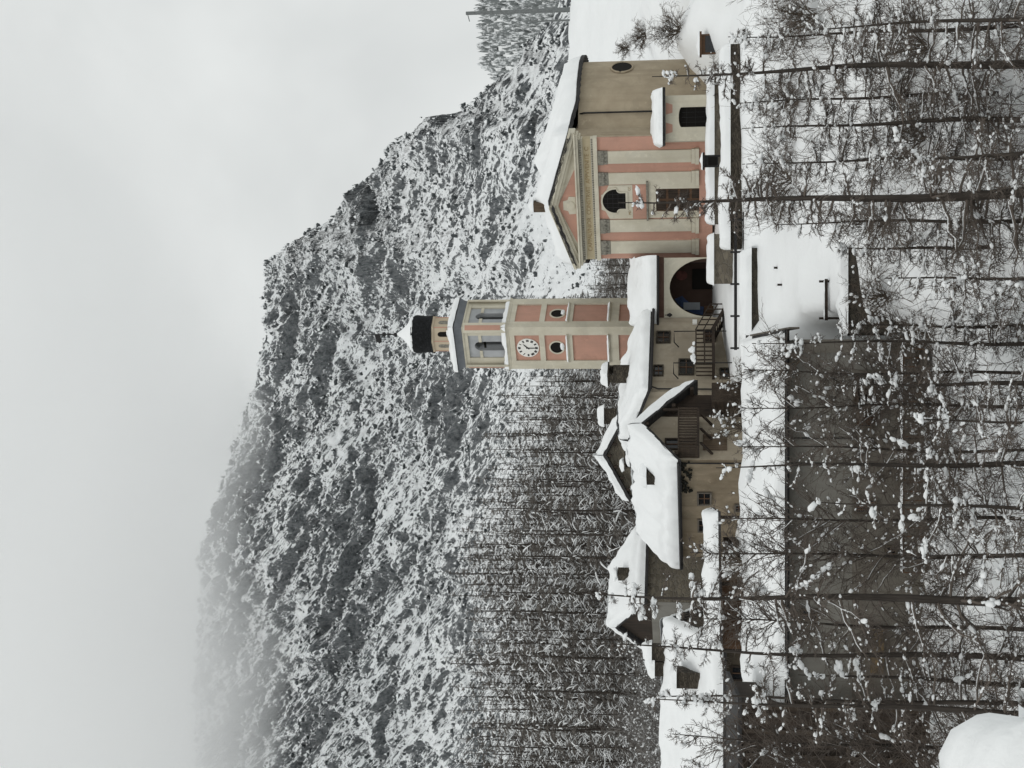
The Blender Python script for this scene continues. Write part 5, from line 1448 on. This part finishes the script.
    place_larch('fine twigged larch close to the left frame edge', -12, 45, 690, 31, nb=84, r0=.10, spread=0.30, low=.2, power=.55, big=4, nsec=9, nter=4, el0=.55, droop=(0, .25), snow_n=40, sleeve=.15)
    # bare shrubs
    def shrub(label, u, Y, h, n, seed, group='bare shrubs with caps of snow', v=None, snow_n=60, wide=.6, mt=None):
        rg = np.random.default_rng(seed)
        p = P(u, v or 900, Y); zb = float(zt(p.x, Y)) - .1 if v is None else p.z
        t = thing('bare_shrub', label, 'shrub', Frame((p.x, Y, zb), 0), group)
        az = rg.uniform(0, 2 * PI, n); el = rg.uniform(.6, 1.45, n)
        D = np.stack([np.cos(az) * np.cos(el) * wide * 1.6, np.sin(az) * np.cos(el) * wide * 1.6, np.sin(el)], -1)
        L = rg.uniform(.6, 1.1, n) * h
        S1 = side(rg, rg.normal(0, .12, (n, 3)) * np.array([1, 1, 0]), D, L, rg.uniform(.1, .7, n) * .8, np.zeros(n), 7, .12)
        parts = [tubes_np(S1, np.full((n, 1), .022) * np.linspace(1, .35, 7)[None], 4)]
        q, T, s = along(rg, S1, 12, .25, 1); L2 = h * rg.uniform(.1, .3, len(q))
        S2 = side(rg, q, unit(T + rg.normal(0, .5, T.shape)), L2, rg.uniform(0, .4, len(q)), np.zeros(len(q)), 4, .15)
        parts.append(tubes_np(S2, np.full((len(q), 1), .010) * np.linspace(1, .5, 4)[None], 3))
        q, T, s = along(rg, S2, 4, .2, 1); L3 = h * rg.uniform(.04, .13, len(q))
        S3 = side(rg, q, unit(T + rg.normal(0, .6, T.shape)), L3, rg.uniform(0, .3, len(q)), np.zeros(len(q)), 3, .15)
        parts.append(tubes_np(S3, np.full((len(q), 1), .0065) * np.array([1, .8, .5])[None], 3))
        link('twigs', np_mesh('twigs', *cat(parts), mt or M_brush), t)
        c, T, s = along(rg, S2[rg.integers(0, len(S2), snow_n)], 1, .2, 1)
        w_ = rg.uniform(.04, .12, snow_n)
        w_ *= .62
        tag(link('branch_snow', np_mesh('branch_snow', *puffs_np(rg, c, np.stack([w_ * rg.uniform(1.0, 1.8, snow_n), w_, w_ * .8], -1), T=T), M_snow, smooth=True), t), kind='stuff')
    shrub('snow laden shrub against the chalet foot at the edge of the roof snow', 340, 70.2, 2.0, 16, 31, v=742, snow_n=90)
    shrub('snow laden shrub below the stair of the plastered house', 388, 72.5, 1.6, 12, 32, v=744, snow_n=40)
    shrub('twiggy shrub on the snow at the right end of the grey building roof', 410, 60.5, 2.6, 16, 33, v=800, snow_n=40)
    shrub('arching shrub with snow balls before the upper grey wall', 352, 58, 4.2, 14, 34, snow_n=110)
    shrub('arching shrub with big snow balls before the lower grey wall', 300, 57, 4.6, 14, 35, snow_n=110)
    shrub('brown shrub thicket beside the corner strip of the grey building', 432, 61, 3.4, 30, 36, snow_n=90)
    shrub('brown shrub at the rock wall', 470, 60, 2.4, 24, 37, snow_n=60)
    shrub('dark shrub on the snowy hill right of the church', 742, 108, 2.2, 34, 38, snow_n=50)
    shrub('low dark shrub higher on the snowy hill edge', 728, 118, 1.6, 24, 39, snow_n=30)
    shrub('shrub beside the glazed notice board', 690, 80.5, 2.2, 26, 40, snow_n=50)
    shrub('spreading shrub behind the glazed notice board', 745, 85, 2.6, 30, 41, snow_n=60)
    shrub('bare shrub under the terrace wall below the annex', 668, 68, 3.0, 26, 42, snow_n=70)
    shrub('bare shrub under the terrace wall below the church door', 590, 69, 3.0, 26, 43, snow_n=80)
    shrub('bare shrub at the right frame edge below the hill', 752, 66, 3.4, 30, 44, snow_n=80)
    shrub('shrub with snow plumes at the left foot of the grey building', 190, 58, 3.6, 18, 45, snow_n=90)
    shrub('shrub before the timber shed', 40, 55, 4.0, 22, 46, snow_n=70)
    shrub('fan shaped shrub in the lower snow field', 545, 60, 3.2, 30, 47, snow_n=70)
    shrub('dense low shrub left of the annex trunk on the slope', 720, 57, 3.4, 32, 48, snow_n=90)
    shrub('dense low shrub in the middle of the twiggy slope', 630, 57, 3.2, 30, 49, snow_n=90)
    shrub('pale twiggy shrub beside the stone barn wall', 205, 68.5, 2.0, 16, 50, v=742, snow_n=50)
    M_frost = plain('frosted_twig', (.20, .19, .18), .9, .35, 1.0)
    for k_, (u_, Y_, h_, lab) in enumerate(((95, 98, 6.5, 'tall frosted shrub between the small barn and the left wood'), (52, 97, 7.5, 'frosted pale thicket above the dormer of the long low house'), (12, 99, 7.0, 'frosted pale thicket at the left frame edge above the long roof'), (128, 100, 6.0, 'frosted shrub rising directly beside the dark barn gable'))):
        shrub(lab, u_, Y_, h_, 46, 60 + k_, group='frosted thickets above the long roof', snow_n=420, mt=M_frost, wide=.5)
    # undergrowth: saplings and twigs nobody could count
    rg = np.random.default_rng(9)
    n = 3000
    X = rg.uniform(-16, 21, n); Y = rg.uniform(44, 73, n)
    ok = ~((X < 2.6) & (Y > 59.5)) & ~((X > 2.2) & (X < 8.2) & (Y > 60) )
    X, Y = X[ok], Y[ok]; Z = zt(X, Y)
    n = len(X); az = rg.uniform(0, 2 * PI, n); el = rg.uniform(.7, 1.5, n)
    D = np.stack([np.cos(az) * np.cos(el), np.sin(az) * np.cos(el), np.sin(el)], -1)
    L = rg.uniform(.8, 3.0, n)
    S1 = side(rg, np.stack([X, Y, Z - .1], -1), D, L, rg.uniform(0, .5, n), np.zeros(n), 6, .12)
    parts = [tubes_np(S1, np.full((n, 1), .016) * np.linspace(1, .35, 6)[None], 3)]
    q, T, s = along(rg, S1, 9, .2, 1); L2 = np.repeat(L, 9) * rg.uniform(.12, .35, len(q))
    S2 = side(rg, q, unit(T + rg.normal(0, .55, T.shape)), L2, rg.uniform(0, .4, len(q)), np.zeros(len(q)), 4, .15)
    parts.append(tubes_np(S2, np.full((len(q), 1), .008) * np.linspace(1, .5, 4)[None], 3))
    o = link('undergrowth', np_mesh('undergrowth', *cat(parts), M_twig)); tag(o, 'thin saplings and twigs covering the ravine slope', 'undergrowth', kind='stuff')
    ns = 4500; c, T, s = along(rg, S2[rg.integers(0, len(S2), ns)], 1, .2, 1); w_ = rg.uniform(.02, .07, ns)
    o = link('undergrowth_snow', np_mesh('undergrowth_snow', *puffs_np(rg, c, np.stack([w_ * rg.uniform(1, 2.2, ns), w_, w_ * .8], -1), np.arctan2(T[:, 1], T[:, 0])), M_snow, smooth=True)); tag(o, 'small caps of snow caught on the undergrowth', 'snow', kind='stuff')

# ------------------------------------------------------------------ the wood behind the houses
if FOREST:
    def forest_mesh(seed, H):
        (Vt, Qt), (Vc, Qc), (Vs_, Fs_) = larch(seed, H, spread=.15, nb=46, r0=.15, low=.12, nsec=12, nter=5, droop=(.25, .8), snow_n=8, big=0, tw=2.0)
        rg = np.random.default_rng(seed + 500)
        # white strokes: snow lying along sagging branches
        n = 90; tb = rg.uniform(.1, .97, n); az = rg.uniform(0, 2 * PI, n); L = H * .15 * (1 - tb) ** .62 + .3
        D = np.stack([np.cos(az), np.sin(az), np.zeros(n)], -1)
        S = side(rg, np.stack([np.zeros(n), np.zeros(n), tb * H], -1) + D * L[:, None] * rg.uniform(.1, .6, (n, 1)), D, L * rg.uniform(.15, .55, n), rg.uniform(.1, 1.0, n), np.zeros(n), 4, .1)
        sv = tubes_np(S, rg.uniform(.015, .055, (n, 1)) * rg.choice([.7, .7, 1, 1.3], (n, 1)) * np.array([.7, 1.1, 1.0, .4])[None], 4)
        V, Q = cat([(Vt, Qt), (Vc, Qc), sv])
        mi = np.zeros(len(Q), int); mi[:len(Qt)] = 0; mi[len(Qt):len(Qt) + len(Qc)] = 1; mi[len(Qt) + len(Qc):] = 2
        return np_mesh('forest_tree', V, Q, [M_bark, M_twigf, M_snow], mi)
    meshes = [forest_mesh(200 + i, 15.0) for i in range(10)]
    TOPV = [(-80, 452), (0, 455), (190, 460), (258, 469), (283, 473), (299, 490), (336, 494), (374, 503), (396, 528), (430, 545), (468, 560), (505, 590), (530, 620)]
    rf_ = random.Random(21)
    n = 0
    GRP = 'bare larches in the wood behind the houses'
    for row in range(7):
        Y0 = 104 + row * 8.5
        u = -70 + rf_.uniform(0, 15)
        while u < 520:
            Y = Y0 + rf_.uniform(-3.5, 3.5)
            p = P(u, 640, Y); zb = float(zt(p.x, Y)) - .2
            vt_ = np.interp(u, *zip(*TOPV))
            # back rows reach the tree line, front rows stay lower
            lo = 1 - row / 6
            v = vt_ + rf_.uniform(-20, 20) + lo * rf_.uniform(10, 110)
            H = P(u, v, Y).z - zb
            if 3 < H < 30:
                o = bpy.data.objects.new('forest_tree', meshes[rf_.randrange(10)]); COL.objects.link(o)
                o.location = (p.x, Y, zb); o.rotation_euler = (0, 0, rf_.uniform(0, 6.28)); s = H / 15; o.scale = (max(s, .75) * rf_.uniform(.9, 1.2), max(s, .75) * 1.05, s)
                tag(o, 'bare snow dusted larch in the dense wood behind the houses', 'tree', GRP); n += 1
            u += rf_.uniform(11, 17) * (104 / Y) * (1.0 if row else 1.15) * 1.25
    print('forest trees', n)
    rg = np.random.default_rng(19); n = 6500
    X = rg.uniform(-50, 14, n); Y = rg.uniform(99, 165, n); Z = zt(X, Y)
    az = rg.uniform(0, 2 * PI, n); el = rg.uniform(.5, 1.5, n); L = rg.uniform(1, 4.5, n)
    S1 = side(rg, np.stack([X, Y, Z - .1], -1), np.stack([np.cos(az) * np.cos(el), np.sin(az) * np.cos(el), np.sin(el)], -1), L, rg.uniform(0, .5, n), np.zeros(n), 5, .12)
    q, T, s = along(rg, S1, 5, .2, 1); L2 = np.repeat(L, 5) * rg.uniform(.15, .4, len(q))
    S2 = side(rg, q, unit(T + rg.normal(0, .55, T.shape)), L2, rg.uniform(0, .4, len(q)), np.zeros(len(q)), 3, .15)
    o = link('wood_undergrowth', np_mesh('wood_undergrowth', *cat([tubes_np(S1, np.full((n, 1), .03) * np.linspace(1, .35, 5)[None], 3), tubes_np(S2, np.full((len(q), 3), .02), 3)]), M_twigf)); tag(o, 'tangle of bare saplings under the wood', 'undergrowth', kind='stuff')
    ns = 3000; c, T, s = along(rg, S2[rg.integers(0, len(S2), ns)], 1, .2, 1); w_ = rg.uniform(.04, .12, ns)
    o = link('wood_undergrowth_snow', np_mesh('wood_undergrowth_snow', *puffs_np(rg, c, np.stack([w_ * rg.uniform(1.2, 3, ns), w_, w_ * .8], -1), np.arctan2(T[:, 1], T[:, 0])), M_snow)); tag(o, 'snow caught on the saplings under the wood', 'snow', kind='stuff')
